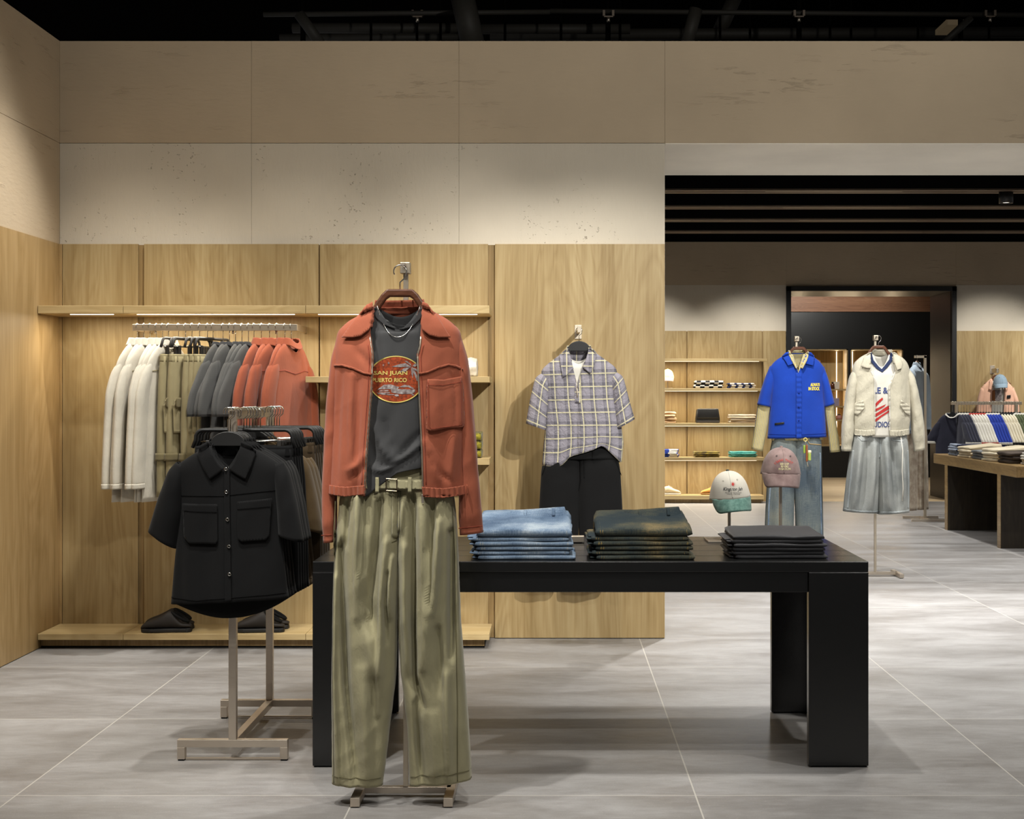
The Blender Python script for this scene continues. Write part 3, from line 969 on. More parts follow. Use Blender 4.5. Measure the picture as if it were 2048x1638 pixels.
def clip_hanger(label, loc, w=.19, rot=0.0, group=None, hk=.09, drop=.07, mat='plastic'):
    t = thing('clip_hanger', label, 'hanger', loc, rot, group)
    tube('hook', hook_path(.017, hk), .0021, M['chrome'], t, 7)
    p = [(-w - .012, 0, -hk - drop), (-w, 0, -hk - drop * .55)] + [(-w + .03 - .03 * math.cos(a), 0, -hk - .03 + .03 * math.sin(a)) for a in (.3, .7, 1.1, 1.5)]
    p = p + [(-x, y, z) for x, y, z in p[::-1]]
    tube('frame', p, .0075, M[mat], t, 8)
    tube('clip_rail', [(-w + .02, 0, -hk - .045), (0, 0, -hk - .045), (w - .02, 0, -hk - .045)], .0025, M['chrome'], t, 6)
    for s in (-1, 1):
        boxes('clip', [(s * (w - .05) - .009, s * (w - .05) + .009, -.009, .009, -hk - .095, -hk - .04)], M['plastic2'], t, .003)
    return t


def button(name, x, z, objs, mat, parent, r=.005, ring=True):
    y = surf_y(objs, x, z)
    if ring:
        v, f = tube_geo([(x + r * math.cos(2 * PI * k / 14), y - .004, z + r * math.sin(2 * PI * k / 14)) for k in range(14)], r * .35, 6, True)
        return mesh_obj(name, v, f, mat, parent)
    v, f = tube_geo([(x, y - .001, z), (x, y - .003, z), (x, y - .0045, z)], [r, r, r * .8], 12)
    return mesh_obj(name, v, f, mat, parent)


# ================================================================== 1. terracotta jacket outfit in front
J = Fr(4.94, 800, 530)
LJ = J.loc()
wood_hanger('brown wooden hanger inside the terracotta jacket', (LJ.x, LJ.y, LJ.z), 1.0)
jk = thing('jacket', 'open terracotta zip jacket with chest pocket on the front stand', 'jacket', LJ)
gl = [(600, 751), (640, 748), (665, 746), (711, 753), (775, 751), (897, 742), (990, 737)]
gr = [(600, 847), (640, 846), (665, 845), (695, 843), (711, 838), (775, 841), (897, 847), (992, 849)]
def gapf(frm, tl, tr):
    def f(z):
        y = frm.oy - z * F / frm.D
        return frm.q(lerp_tab(tl, y), y)[0], frm.q(lerp_tab(tr, y), y)[0]
    return f
body = loft('body', [(754, 614, 845, 612, .05), (738, 622, 862, 620, .065), (700, 640, 895, 638, .085), (676, 662, 920, 660, .1), (668, 700, 927, 700, .118), (665, 745, 929, 743, .125), (664, 850, 933, 850, .128), (660, 940, 935, 940, .13), (658, 968, 936, 968, .124), (657, 988, 937, 989, .12)],
            M['terra'], jk, J, n=110, m=80, sq=2.6, fold=mkfold(1.7, .011, 15, 1.1, .8, .22), gap=gapf(J, gl, gr), smooth=2,
            lines=[([(708, 752), (706, 830), (708, 900), (712, 960)], 6, .014, .4), ([(722, 760), (720, 850), (718, 925)], 5, -.010, .2), ([(690, 745), (684, 830), (680, 960)], 6, -.011, -.3), ([(736, 905), (718, 930), (700, 940)], 5, .010, 0), ([(735, 930), (720, 948), (705, 958)], 4, -.009, 0),
                   ([(853, 880), (872, 925), (880, 962)], 6, .011, .3), ([(866, 905), (885, 945), (905, 962)], 5, -.010, 0), ([(912, 870), (908, 920), (905, 965)], 6, .011, -.3), ([(926, 850), (925, 910), (922, 965)], 4, -.010, 0), ([(718, 700), (738, 722), (750, 740)], 6, -.008, 0), ([(905, 735), (912, 790), (914, 850)], 5, -.006, 0)],
            zoff=lambda t, u, v, x: .0016 * math.sin(x * 420) * max(0, (t - .95) / .05))
# elastic hem welts
for tab, nm in ((((658, 968), (698, 971), (738, 967), (737.6, 985), (698, 990), (657, 986)), 'hem_band'), (((847, 970), (890, 974), (937, 968), (938, 986), (890, 993), (849, 990)), 'hem_band')):
    patch(nm, tab, [body], M['terra'], jk, J, off=.004, thick=.003, res=.006, bulge=lambda x, z: .0035 * math.sin(x * 380) + .002)
lsl = loft('sleeve', [(690, 655, 712, 668, .03, .01), (676, 672, 700, 690, .05), (663, 715, 690, 740, .06), (654, 800, 681, 810, .062), (649, 880, 677, 885, .06), (646, 950, 674, 950, .058), (644, 1010, 673, 1010, .055), (645, 1055, 673, 1055, .055), (647, 1068, 672, 1068, .045), (647, 1085, 672, 1083, .048)], M['terra'], jk, J, n=40, m=70, fold=mkfold(3.3, .010, 18, 2.6, .6, .5))
rsl = loft('sleeve', [(884, 668, 906, 653, .03, .01), (897, 690, 921, 670, .05), (908, 740, 936, 718, .06), (916, 810, 946, 806, .062), (920, 885, 952, 880, .06), (920, 950, 957, 950, .058), (918, 1000, 961, 1000, .056), (917, 1040, 965, 1040, .055), (919, 1054, 966, 1050, .045), (919, 1070, 967, 1064, .05)], M['terra'], jk, J, n=40, m=70, fold=mkfold(4.1, .010, 18, 2.6, .6, .5))
for pl in ([(646, 1069), (672, 1068)], [(918, 1055), (966, 1050)]): seam('cuff_seam', [pl], .003, [lsl if pl[0][0] < 800 else rsl], M['terra_seam'], jk, J)
loft('collar_stand', [(750, 600, 848, 598, .056), (746, 628, 853, 626, .07)], M['terra'], jk, J, n=24, m=6, arc=(PI, 2 * PI), sq=2.0, yoff=lambda t, u, v, x: .0)
bl = lambda k: (lambda x, z: k)
patch('collar', [(749, 606), (754, 640), (744, 662), (728, 674), (712, 677), (689, 676.5), (704, 655), (722, 630), (738, 612)], [body], M['terra'], jk, J, off=.010, thick=.004, res=.01)
patch('collar', [(848, 606), (843, 640), (849, 662), (862.7, 673), (880, 677), (903.4, 676.5), (890, 655), (872, 628), (858, 610)], [body], M['terra'], jk, J, off=.010, thick=.004, res=.01)
for yk in ([(667, 733), (690, 733), (712, 739), (735, 749), (751, 751)], [(843, 750), (860, 747), (880, 738), (900, 732), (915, 735), (928, 742)]):
    seam('yoke_seam', [yk], .004, [body], M['terra_seam'], jk, J)
    seam('yoke_flap', [[(a_, b_ - 2) for a_, b_ in yk]], .007, [body], M['terra'], jk, J, off=.004, thick=.002)
pk = patch('chest_pocket', [(860, 759), (890, 760), (925, 753), (928, 800), (930, 850), (926, 854), (900, 855), (866, 861), (858, 858), (857, 852), (859, 800)], [body], M['terra'], jk, J, off=.004, thick=.004, res=.01, bulge=lambda x, z: .004 * math.sin(x * 60) + .006 * max(0, math.cos((z + .48) * 14)))
seam('pocket_seam', [[(861, 762), (863, 850), (868, 856), (926, 849), (923, 757)], [(861, 770), (890, 771), (925, 764)]], .0022, [pk], M['terra_seam'], jk, J, off=.003)
for tb, s in ((gl, -1), (gr, 1)):
    seam('zip_edge', [[(lerp_tab(tb, y) + s * 1.5, y) for y in range(675, 988, 12)]], .005, [body], M['steel_pale'], jk, J, off=.001, thick=.002)
    seam('front_facing', [[(lerp_tab(tb, y) + s * 8, y) for y in range(690, 968, 12)]], .0025, [body], M['terra_seam'], jk, J)
x, z = J.q(850, 985); y = surf_y([body], x, z)
box('zip_pull', x - .004, x + .004, y - .008, y - .004, z - .03, z, M['steel'], jk, .001)

tee = thing('tshirt', 'charcoal printed tee worn beneath the terracotta jacket', 'tee shirt', LJ)
hem_t = [(690, 990), (715, 997), (739, 990), (760, 972), (780, 958), (800, 943), (846, 934), (880, 960), (900, 1012), (912, 1020)]
def tee_z(t, u, v, x):
    k = max(0, (t - .62) / .38); k = k * k
    px_ = J.ox + x * F / J.D
    return k * (990 - lerp_tab(hem_t, px_)) * J.D / F if v > -.2 else 0
tb = loft('body', [(755, 616, 843, 615, .05), (735, 632, 862, 630, .06), (695, 668, 900, 668, .075), (688, 720, 905, 720, .09), (690, 820, 905, 820, .098), (692, 900, 904, 900, .1), (692, 955, 905, 955, .108), (690, 990, 908, 990, .105)], M['char'], tee, J, n=96, m=80, fold=mkfold(8.2, .008, 11, 2.0, .95, .2, .5),
          lines=[([(752, 850), (768, 895), (792, 940)], 6, .016, .3), ([(742, 880), (756, 920), (778, 955)], 5, -.012, 0), ([(845, 890), (825, 915), (797, 945)], 5, .016, 0), ([(842, 865), (822, 893), (805, 925)], 5, -.010, 0), ([(775, 840), (788, 890), (797, 935)], 4, -.009, 0), ([(742, 930), (765, 950), (790, 955)], 5, .012, 0), ([(760, 690), (766, 740), (765, 800)], 6, -.006, 0)], dip=.075, dipb=.03, dipl=.16, zoff=tee_z, sq=2.2)
nb = [(749, 617), (758, 633), (772, 646), (790, 653), (809, 655), (826, 650), (838, 637), (846, 618)]
seam('neck_rib', [nb], .017, [tb], M['char_dark'], tee, J, off=.004, thick=.003, res=.008)
seam('neck_stitch', [[(x_, y_ + 6) for x_, y_ in nb]], .0018, [tb], M['blackcloth'], tee, J, off=.0035)
cx, cz = J.q(796, 759)
pr = lay('chest_print', poly_bm(ellipse(cx, cz, .0935, .0785)), [tb], M['oranprint'], tee, off=.0012, thick=0, res=.01)
k = F / J.D
def pxy(*a): return [J.q(*p) for p in a]
bm = strip_bm([ellipse(cx, cz, .093, .078, 60) + [ellipse(cx, cz, .093, .078, 60)[0]]], .0035)
lay('print_border', bm, [pr], M['goldprint'], pr, off=.0007, thick=0, res=.012)
a = J.q(785.5, 747.5)
text('print_lettering', 'SAN JUAN', [pr], M['goldprint'], pr, off=.0008, width=66 / k, height=10.2 / k, cx=a[0], cz=a[1], bold=.02)
a = J.q(783.5, 760.5)
text('print_lettering', 'PUERTO RICO', [pr], M['goldprint'], pr, off=.0008, width=68 / k, height=8.4 / k, cx=a[0], cz=a[1], bold=.02)
palm = []
for pts_ in (((826, 734), (815, 727), (800, 730), (787, 734), (802, 735)), ((826, 734), (812, 737), (800, 746), (814, 744)), ((826, 735), (826, 745), (829, 757), (831, 745)), ((827, 733), (820, 724), (812, 722), (824, 727)), ((828, 733), (834, 727), (842, 728), (834, 734)), ((828, 736), (836, 738), (841, 746), (833, 741))):
    palm.append([J.q(*p) for p in pts_])
palm.append([J.q(*p) for p in ((827, 735), (829, 735), (838, 752), (840, 762), (837, 762))])
lay('print_palm', poly_bm(*palm), [pr], M['greyprint'], pr, off=.0008, thick=0)
for sx_, sy_, r_ in ((771, 731, 2.4), (781.5, 727, 3.2)):
    lay('print_star', poly_bm([J.q(sx_ + r_ * (1 if i % 2 == 0 else .35) * math.cos(PI * i / 4), sy_ + r_ * (1 if i % 2 == 0 else .35) * math.sin(PI * i / 4)) for i in range(8)]), [pr], M['greyprint'], pr, off=.0008, thick=0)
car = [pxy((757, 783), (763, 776), (772, 770), (786, 769), (795, 772), (803, 774), (800, 778), (762, 779)), pxy((803, 774), (812, 770), (822, 771), (832, 777), (828, 778), (820, 774), (810, 775)), pxy((786, 778), (834, 779), (834, 784), (828, 788), (805, 788), (788, 785)), pxy((763, 781), (782, 780.5), (782, 782.5), (763, 783)), pxy((763, 785), (784, 784.5), (784, 786.5), (763, 787)), pxy((758, 784), (762, 786), (784, 788.5), (800, 789), (782, 790.5), (760, 788)), pxy((793, 791), (797, 788), (801, 789), (802, 792), (797, 793)), pxy((826, 790), (830, 788), (833, 789), (831, 791))]
lay('print_car', poly_bm(*car), [pr], M['greyprint'], pr, off=.0008, thick=0)

nk = thing('necklace', 'thin silver necklace hanging over the charcoal tee', 'necklace', LJ)
cp = []
for i in range(25):
    u = i / 24; xx = 756 + (842 - 756) * u; yy = 612 + 64 * (1 - (abs(2 * u - 1)) ** 2.3)
    a = J.q(xx, yy); cp.append((a[0], surf_y([tb], a[0], a[1]) - .0055, a[1]))
for _ in range(2): cp = [cp[0]] + [tuple((p[i] + 2 * q_[i] + r_[i]) / 4 for i in range(3)) for p, q_, r_ in zip(cp, cp[1:], cp[2:])] + [cp[-1]]
tube('chain', cp, .0016, M['chrome'], nk, 6)

tr = thing('trousers', 'wide olive pleated trousers with a belt under the terracotta jacket', 'trousers', LJ)
ff = mkfold(2.2, .015, 9.5, .45, .5, .3)
ff2 = mkfold(6.4, .015, 9.5, .45, .5, .3)
fl1 = [([(684, 1090), (688, 1220), (694, 1360), (705, 1473), (716, 1570)], 10, -.040, .5), ([(676, 1150), (674, 1350), (682, 1560)], 7, .020, -.3), ([(719, 992), (720, 1060), (719, 1130), (722, 1230)], 8, .028, .4), ([(735, 985), (734, 1060), (730, 1140)], 5, -.022, 0), ([(761, 1000), (754, 1090), (741, 1190), (747, 1255)], 8, -.034, .5), ([(744, 1250), (752, 1310), (757, 1350)], 16, .026, 0), ([(776, 1080), (768, 1180), (766, 1290), (760, 1420)], 8, .024, .3), ([(790, 1110), (784, 1165), (786, 1230)], 6, .022, 0), ([(780, 1140), (774, 1200), (778, 1280)], 5, -.020, 0), ([(730, 1330), (738, 1450), (742, 1570)], 12, .018, .3), ([(700, 1000), (698, 1090)], 6, -.018, 0)]
fl2 = [([(831, 991), (833, 1119), (832, 1238), (834, 1345), (852, 1410)], 9, -.045, -.5), ([(846, 1010), (850, 1110), (856, 1220), (850, 1330)], 9, .028, .3), ([(871, 1005), (864, 1110), (861, 1210)], 7, -.034, -.4), ([(880, 1040), (876, 1130), (868, 1222)], 7, .028, .3), ([(903, 1060), (903, 1196), (904, 1310)], 7, -.036, .3), ([(880, 1250), (883, 1310), (885, 1380)], 7, -.020, 0), ([(812, 1090), (814, 1220), (822, 1340)], 8, .022, -.2), ([(834, 1400), (838, 1490), (846, 1570)], 10, -.026, .4), ([(895, 1340), (898, 1450), (902, 1560)], 10, .022, 0), ([(870, 1420), (874, 1500), (878, 1565)], 10, .016, 0), ([(808, 1000), (806, 1060)], 6, .014, 0)]
fl1 = [(p_, w_ * .85, a_ * 1.5, k_) for p_, w_, a_, k_ in fl1]; fl2 = [(p_, w_ * .85, a_ * 1.5, k_) for p_, w_, a_, k_ in fl2]
def leg_pts(side):
    if side < 0: return [(690, 958, 801, 958, .075), (680, 990, 801, 990, .095), (673, 1068, 800, 1068, .112), (668, 1150, 799, 1150, .115), (667, 1196, 797, 1196, .115), (666, 1300, 794, 1300, .112), (665, 1366, 790, 1366, .11), (665, 1450, 779, 1450, .1), (665, 1564, 765, 1568, .08)]
    return [(796, 958, 896, 958, .075), (796, 990, 908, 990, .095), (796, 1068, 915, 1068, .112), (796, 1150, 918, 1150, .115), (796, 1240, 922, 1240, .115), (803, 1345, 930, 1345, .112), (816, 1451, 938, 1451, .1), (820, 1568, 944, 1556, .08)]
lg1 = loft('leg', leg_pts(-1), M['olive'], tr, J, n=110, m=120, sq=2.9, fold=ff, lines=fl1)
lg2 = loft('leg', leg_pts(1), M['olive'], tr, J, n=110, m=120, sq=2.9, fold=ff2, lines=fl2)
wb = loft('waistband', [(692, 934, 897, 934, .086), (689, 955, 899, 955, .082), (685, 978, 904, 978, .09)], M['olive'], tr, J, n=60, m=8, sq=2.9)
seam('fly_seam', [[(801, 985), (802, 1060), (796, 1078), (788, 1080)], [(789, 985), (789, 1060)]], .0025, [lg1, lg2], M['olive_seam'], tr, J, off=.002)
fl = patch('fly', [(788, 980), (802, 980), (803, 1055), (796, 1072), (788, 1068)], [lg1, lg2], M['olive'], tr, J, off=.004, thick=.003)
seam('side_seam', [[(675, 1000), (672, 1100), (672, 1300), (671, 1560)], [(906, 1010), (911, 1100), (914, 1250), (917, 1400), (917, 1555)]], .003, [lg1, lg2], M['olive_seam'], tr, J, off=.001)
seam('hem_stitch', [[(667, 1545), (720, 1549), (764, 1550)], [(823, 1548), (880, 1541), (942, 1536)]], .002, [lg1, lg2], M['olive_seam'], tr, J)
for xx in (700, 760, 824, 880): seam('belt_loop', [[(xx, 952), (xx, 982)]], .012, [wb], M['olive'], tr, J, off=.016, thick=.003)
bt = thing('belt', 'olive fabric belt with a metal buckle on the wide trousers', 'belt', LJ)
bb = loft('strap', [(688, 957, 900, 957, .094), (685, 975, 903, 975, .1)], M['olive'], bt, J, n=60, m=6, sq=2.9)
a = J.q(788, 967); y = surf_y([bb], *a)
for nm, pth in (('buckle', [(a[0] - .018, a[1] + .021), (a[0] + .018, a[1] + .019), (a[0] + .018, a[1] - .021), (a[0] - .018, a[1] - .019)]),):
    v, f = tube_geo([(p_[0], y - .006, p_[1]) for p_ in pth], .0028, 6, True); mesh_obj(nm, v, f, M['gunmetal'], bt, None, False)
seam('tongue', [[(784, 966), (852, 968)]], .028, [bb], M['olive'], bt, J, off=.003, thick=.003)
for xx in (806, 820, 834, 846):
    a = J.q(xx, 968); button('eyelet', a[0], a[1], [bb], M['steel'], bt, .0035)

# ================================================================== 2. black shirts and brown trousers on the H rack
K = Fr(5.45, 455, 826)
LK = K.loc(); LK.x = -1.228; LK.z = KZ + .0145
sh = thing('short_sleeved_shirt', 'black short-sleeved shirt with two pockets at the front of the steel rack', 'shirt', LK, 0, 'black shirts on the steel rack')
g1 = [(880, 424), (900, 424), (925, 436), (948, 457), (960, 461), (1230, 468)]
g2 = [(880, 488), (900, 486), (925, 474), (948, 459), (960, 458), (1230, 465)]
kb = loft('body', [(425, 897, 484, 896, .04), (412, 905, 500, 903, .05), (376, 924, 538, 924, .06), (345, 948, 570, 946, .066), (352, 975, 563, 975, .07), (361, 1010, 557, 1005, .074), (356, 1070, 561, 1070, .076), (350, 1119, 566, 1119, .078), (345, 1180, 572, 1180, .08), (342, 1218, 577, 1206, .08)], M['blackcloth'], sh, K, n=64, m=46, sq=2.5, fold=mkfold(5.1, .012, 12, 1.4, .9, .15), gap=gapf(K, g1, g2), zoff=lambda t, u, v, x: (-.075 * t ** 6 if v < 0 else 0) * max(0, 1 - u * u))
k1 = loft('sleeve', [(352, 935, 378, 945, .03), (335, 952, 370, 985, .06), (315, 1010, 366, 1040, .075), (297, 1072, 352, 1108, .08)], M['blackcloth'], sh, K, n=30, m=24, fold=mkfold(2.1, .010, 14, 3, .7, .2), sq=2.1)
k2 = loft('sleeve', [(540, 942, 566, 934, .03), (548, 980, 578, 952, .06), (554, 1040, 594, 1020, .075), (556, 1080, 607, 1095, .08)], M['blackcloth'], sh, K, n=30, m=24, fold=mkfold(9.1, .010, 14, 3, .7, .2), sq=2.1)
loft('collar_stand', [(418, 888, 490, 888, .045), (414, 906, 497, 905, .055)], M['blackcloth'], sh, K, n=20, m=5, arc=(PI, 2 * PI), sq=2)
patch('collar', [(420, 893), (430, 918), (442, 936), (454, 947), (440, 958), (426, 968), (412, 945), (398, 917), (404, 902)], [kb], M['blackcloth'], sh, K, off=.008, thick=.004)
patch('collar', [(487, 893), (480, 918), (472, 936), (462, 947), (478, 958), (496, 968), (506, 945), (516, 912), (505, 900)], [kb], M['blackcloth'], sh, K, off=.008, thick=.004)
pk_ = patch('placket', [(454, 948), (464, 948), (469, 1212), (457, 1214)], [kb], M['blackcloth'], sh, K, off=.004, thick=.003)
for p_ in (((370, 1016), (440, 1017), (442, 1090), (438, 1096), (385, 1095), (374, 1082)), ((481, 1012), (546, 1006), (542, 1080), (536, 1088), (488, 1091), (481, 1084))):
    po = patch('chest_pocket', p_, [kb], M['blackcloth'], sh, K, off=.004, thick=.004, bulge=lambda x, z: .003)
    q_ = [p_[0], p_[1]]
    seam('pocket_welt', [[(p_[0][0], p_[0][1] + 14), (p_[1][0], p_[1][1] + 15)]], .003, [po], M['blackcloth2'], sh, K, off=.002)
seam('yoke_seam', [[(365, 1001), (420, 1001), (455, 1001)], [(464, 999), (520, 993), (556, 990)]], .003, [kb], M['blackcloth2'], sh, K)
seam('hem_seam', [[(344, 1204), (400, 1208), (455, 1203), (520, 1198), (576, 1194)]], .003, [kb], M['blackcloth2'], sh, K)
for bx_, by_ in ((457.5, 947.5), (459, 993), (461.5, 1047), (464.5, 1100), (466, 1155)):
    a = K.q(bx_, by_); button('snap_button', a[0], a[1], [pk_], M['chrome'], sh, .0052)
seam('neck_label', [[(441, 930), (470, 930)]], .012, [kb], M['char'], sh, K, off=-.09) if False else None
dome_hanger('black plastic hanger in the front black shirt', LK, 1.12, 0, 'black hangers on the steel rack', 'plastic', .09, .11)
black_lab = ['second black shirt from the front of the steel rack', 'third black shirt from the front of the steel rack', 'fourth black shirt from the front of the steel rack', 'fifth black shirt from the front, last before the black trousers']
hang0 = [o for o in COL.objects if o.name.startswith('plastic_hanger')][-1]
for i in range(4):
    y = 5.49 + .036 * i; dx = .004 * (i % 2)
    dup(sh, (LK.x + dx, y, LK.z), .05 - .03 * i, black_lab[i])
    dup(hang0, (LK.x + dx * .4, y, LK.z), .05 - .03 * i, 'black plastic hanger in the %s black shirt from the front' % ORD[i + 1])


def pants_proto(label, loc, m, group, L=.62, w=.19, rot=0, name='trousers', z0=-.165):
    t = thing(name, label, 'trousers', loc, rot, group)
    for s in (-1, 1):
        a = [(-w, z0, .008, z0, .022), (-w - .012, z0 - .12, .01, z0 - .12, .03), (-w - .025, z0 - .35, 0.0, z0 - .35, .032), (-w - .03, z0 - L, -.02, z0 - L, .03)]
        if s > 0: a = [(-c_, b_, -a_, d_, e_) for a_, b_, c_, d_, e_ in a]
        loft('leg', a, m, t, None, n=26, m=22, fold=mkfold(3 + s + L, .012, 16, 1.2, .4, .2), sq=2.4)
    loft('waistband', [(-w - .002, z0 + .012, w + .002, z0 + .012, .024), (-w - .004, z0 - .03, w + .004, z0 - .03, .028)], m, t, None, n=40, m=5, fold=mkfold(8, .006, 60, 3, 0, .2))
    return t


def ordl(i, n): return 'last' if i == n - 1 else ORD[i]


y0 = 5.66
p0 = pants_proto('', (KX + .012, y0, LK.z), M['blackcloth'], 'black trousers on the steel rack', .56)
c0 = clip_hanger('', (KX + .012, y0, LK.z), .19, 0, 'clip hangers with black trousers')
for i in range(5):
    lab = '%s pair of black trousers from the front, clipped behind the black shirts' % ordl(i, 5)
    labh = 'black clip hanger holding the %s black trousers from the front' % ordl(i, 5)
    if i == 0: p0['label'] = lab; c0['label'] = labh; continue
    dup(p0, (KX + .012 + .003 * i, y0 + .038 * i, LK.z), .02 * (i % 3 - 1), lab); dup(c0, (KX + .012 + .003 * i, y0 + .038 * i, LK.z), .02 * (i % 3 - 1), labh)
y1 = 5.87
for i in range(3):
    r = dup(sh, (KX + .005 + .006 * i, y1 + .042 * i, LK.z - .006), .04 * i, '%s brown short-sleeved shirt from the front, behind the black trousers' % ordl(i, 3), 'brown shirts on the steel rack')
    if i == 0:
        recolour(r, {'*': M['brown']}); b0 = r
        for ch in r.children:
            if ch.name.startswith(('snap_button',)): ch.data = ch.data.copy(); ch.data.materials[0] = M['brown_d']
    else:
        for a, b in zip(r.children, b0.children): a.data = b.data
    dup(hang0, (KX + .005 + .006 * i, y1 + .042 * i, LK.z - .006), .04 * i, 'black plastic hanger in the %s brown shirt from the front' % ordl(i, 3))
y2 = 6.02
pb = pants_proto('', (KX + .04, y2, LK.z), M['brown_d'], 'brown trousers on the steel rack', .56, .19)
for i in range(5):
    lab = '%s pair of brown trousers from the front, at the rear of the steel rack' % ordl(i, 5)
    labh = 'black clip hanger holding the %s brown trousers from the front' % ordl(i, 5)
    lc = (KX + .04 + .004 * i, y2 + .036 * i, LK.z)
    dup(c0, lc, .03 * (i % 2), labh, 'clip hangers with brown trousers')
    if i == 0: pb['label'] = lab
    else: dup(pb, lc, .03 * (i % 2), lab)


# ================================================================== 3. clothes on the niche rail
def shirt_proto(name, label, cat, loc, rot, group, m, hw=.235, L=.74, sl=.62, dep=.045, collar=None, trim=None, cuff=None, seed=1.0, fold=.014, yoke=None, sw=.085, neck=.07, flare=1.06, out=.05, hk=.09, slope=.07):
    t = thing(name, label, cat, loc, rot, group)
    z = -hk - .02
    loft('body', [(-neck, z, neck, z, min(.035, dep * 1.3)), (-neck - .05, z - .02, neck + .05, z - .02, min(.045, dep * 1.3)), (-hw + .01, z - slope, hw - .01, z - slope, dep), (-hw, z - slope - .04, hw, z - slope - .04, dep), (-hw, z - .3, hw, z - .3, dep * 1.05), (-hw * flare, z - L, hw * flare, z - L, dep * 1.1)], m, t, None, n=44, m=30, fold=mkfold(seed, fold, 13, 1.3, .85, .2), dip=.05, dipl=.15)
    for s in (-1, 1):
        a = [(hw - .075, z - slope + .022, hw - .07, z - slope + .022, .004), (hw - .085, z - slope - .005, hw - .012, z - slope + .0, dep * .9), (hw - .065, z - slope - .07, hw + .018, z - slope - .035, dep * 1.05), (hw - .05 + out * .3, z - .28, hw - .05 + sw + out * .35, z - .27, dep * 1.15), (hw - .05 + out * .8, z - sl + .03, hw - .055 + sw + out, z - sl + .03, dep * 1.05), (hw - .045 + out * .8, z - sl, hw - .06 + sw + out, z - sl, dep)]
        if s < 0: a = [(-c_, d_, -a_, b_, e_) for a_, b_, c_, d_, e_ in a]
        so = loft('sleeve', a, m, t, None, n=24, m=24, fold=mkfold(seed + s, fold * .7, 20, 2.5, .5, .3))
        if cuff:
            e = a[-1]
            loft('cuff', [(e[0] - .003, e[1] + .022, e[2] + .003, e[3] + .022, dep * 1.12), (e[0] - .004, e[1] - .006, e[2] + .004, e[3] - .006, dep * 1.14)], cuff, t, None, n=24, m=4)
    if collar:
        loft('collar', [(-neck + .008, z + .03, neck - .008, z + .03, .036), (-neck - .012, z - .012, neck + .012, z - .012, .05)], collar, t, None, n=28, m=6, dip=.03, dipl=3)
    elif trim:
        loft('neck_rib', [(-neck - .004, z + .008, neck + .004, z + .008, .037), (-neck - .014, z - .012, neck + .014, z - .012, .044)], trim, t, None, n=28, m=4, dip=.05, dipl=3)
    if yoke:
        body_ = [c_ for c_ in t.children if c_.name.startswith('body')][0]
        seam('yoke_seam', [[(-hw, z - .16), (-hw * .5, z - .15), (0, z - .17), (hw * .5, z - .15), (hw, z - .16)]], .005, [body_], yoke, t, None, off=.002)
    return t


def rail_run(xs_px, first_of, hang_of, labs, hlabs, rot, jit, zj=0.0):
    f = h = None
    for i, xp in enumerate(xs_px):
        loc = (xs(xp, YR), YR, RZ + .0225)
        r = rot + jit * math.sin(i * 2.4)
        if f is None:
            f = first_of(loc, r, labs[i]); h = hang_of(loc, r, hlabs[i])
        else:
            dup(f, (loc[0], loc[1], loc[2] + zj * (i % 2)), r, labs[i]); dup(h, loc, r, hlabs[i])
    return f, h


def lab_run(n, txt, end): return ['%s %s from the left on the wall rail%s' % (ORD[i] if i < n - 1 else 'last', txt, end) for i in range(n)]


D2 = math.radians
rail_run((275, 288, 300, 313, 325, 337), lambda l, r, s: shirt_proto('long_sleeved_shirt', s, 'shirt', l, r, 'white shirts on the wall rail', M['white'], .225, .86, .78, .019, M['white'], None, M['white'], 4.4, .010, M['khaki'], .1, .068, 1.12, .07, slope=.12),
         lambda l, r, s: dome_hanger(s, l, .8, r, 'hangers with white shirts', 'plastic2', .08, .12),
         lab_run(6, 'white long-sleeved shirt', ''), lab_run(6, 'dark hanger', ', in a white shirt'), D2(74), D2(5))


def cargo(l, r, s):
    t = pants_proto(s, l, M['khaki'], 'khaki trousers on the wall rail', .76, .17, r, 'cargo_trousers', -.185)
    legs = [c_ for c_ in t.children if c_.name.startswith('leg')]
    for lg, s_ in zip(legs, (-1, 1)):
        x0, x1 = sorted((s_ * .06, s_ * .19))
        patch('cargo_pocket', [(x0, -.42), (x1, -.42), (x1, -.6), (x0, -.6)], [lg], M['khaki'], t, off=.008, thick=.006, res=.02, bulge=lambda x, z: .008)
        patch('pocket_flap', [(x0 - .004, -.41), (x1 + .004, -.41), (x1 + .004, -.465), (x0 - .004, -.465)], [lg], M['khaki_d'], t, off=.02, thick=.005, res=.02, bulge=lambda x, z: .004)
        loft('knee_band', [(-.205 if s_ < 0 else .0, -.71, .0 if s_ < 0 else .205, -.71, .04), (-.21 if s_ < 0 else .0, -.75, .0 if s_ < 0 else .21, -.75, .042)], M['khaki_d'], t, None, n=24, m=4)
    return t


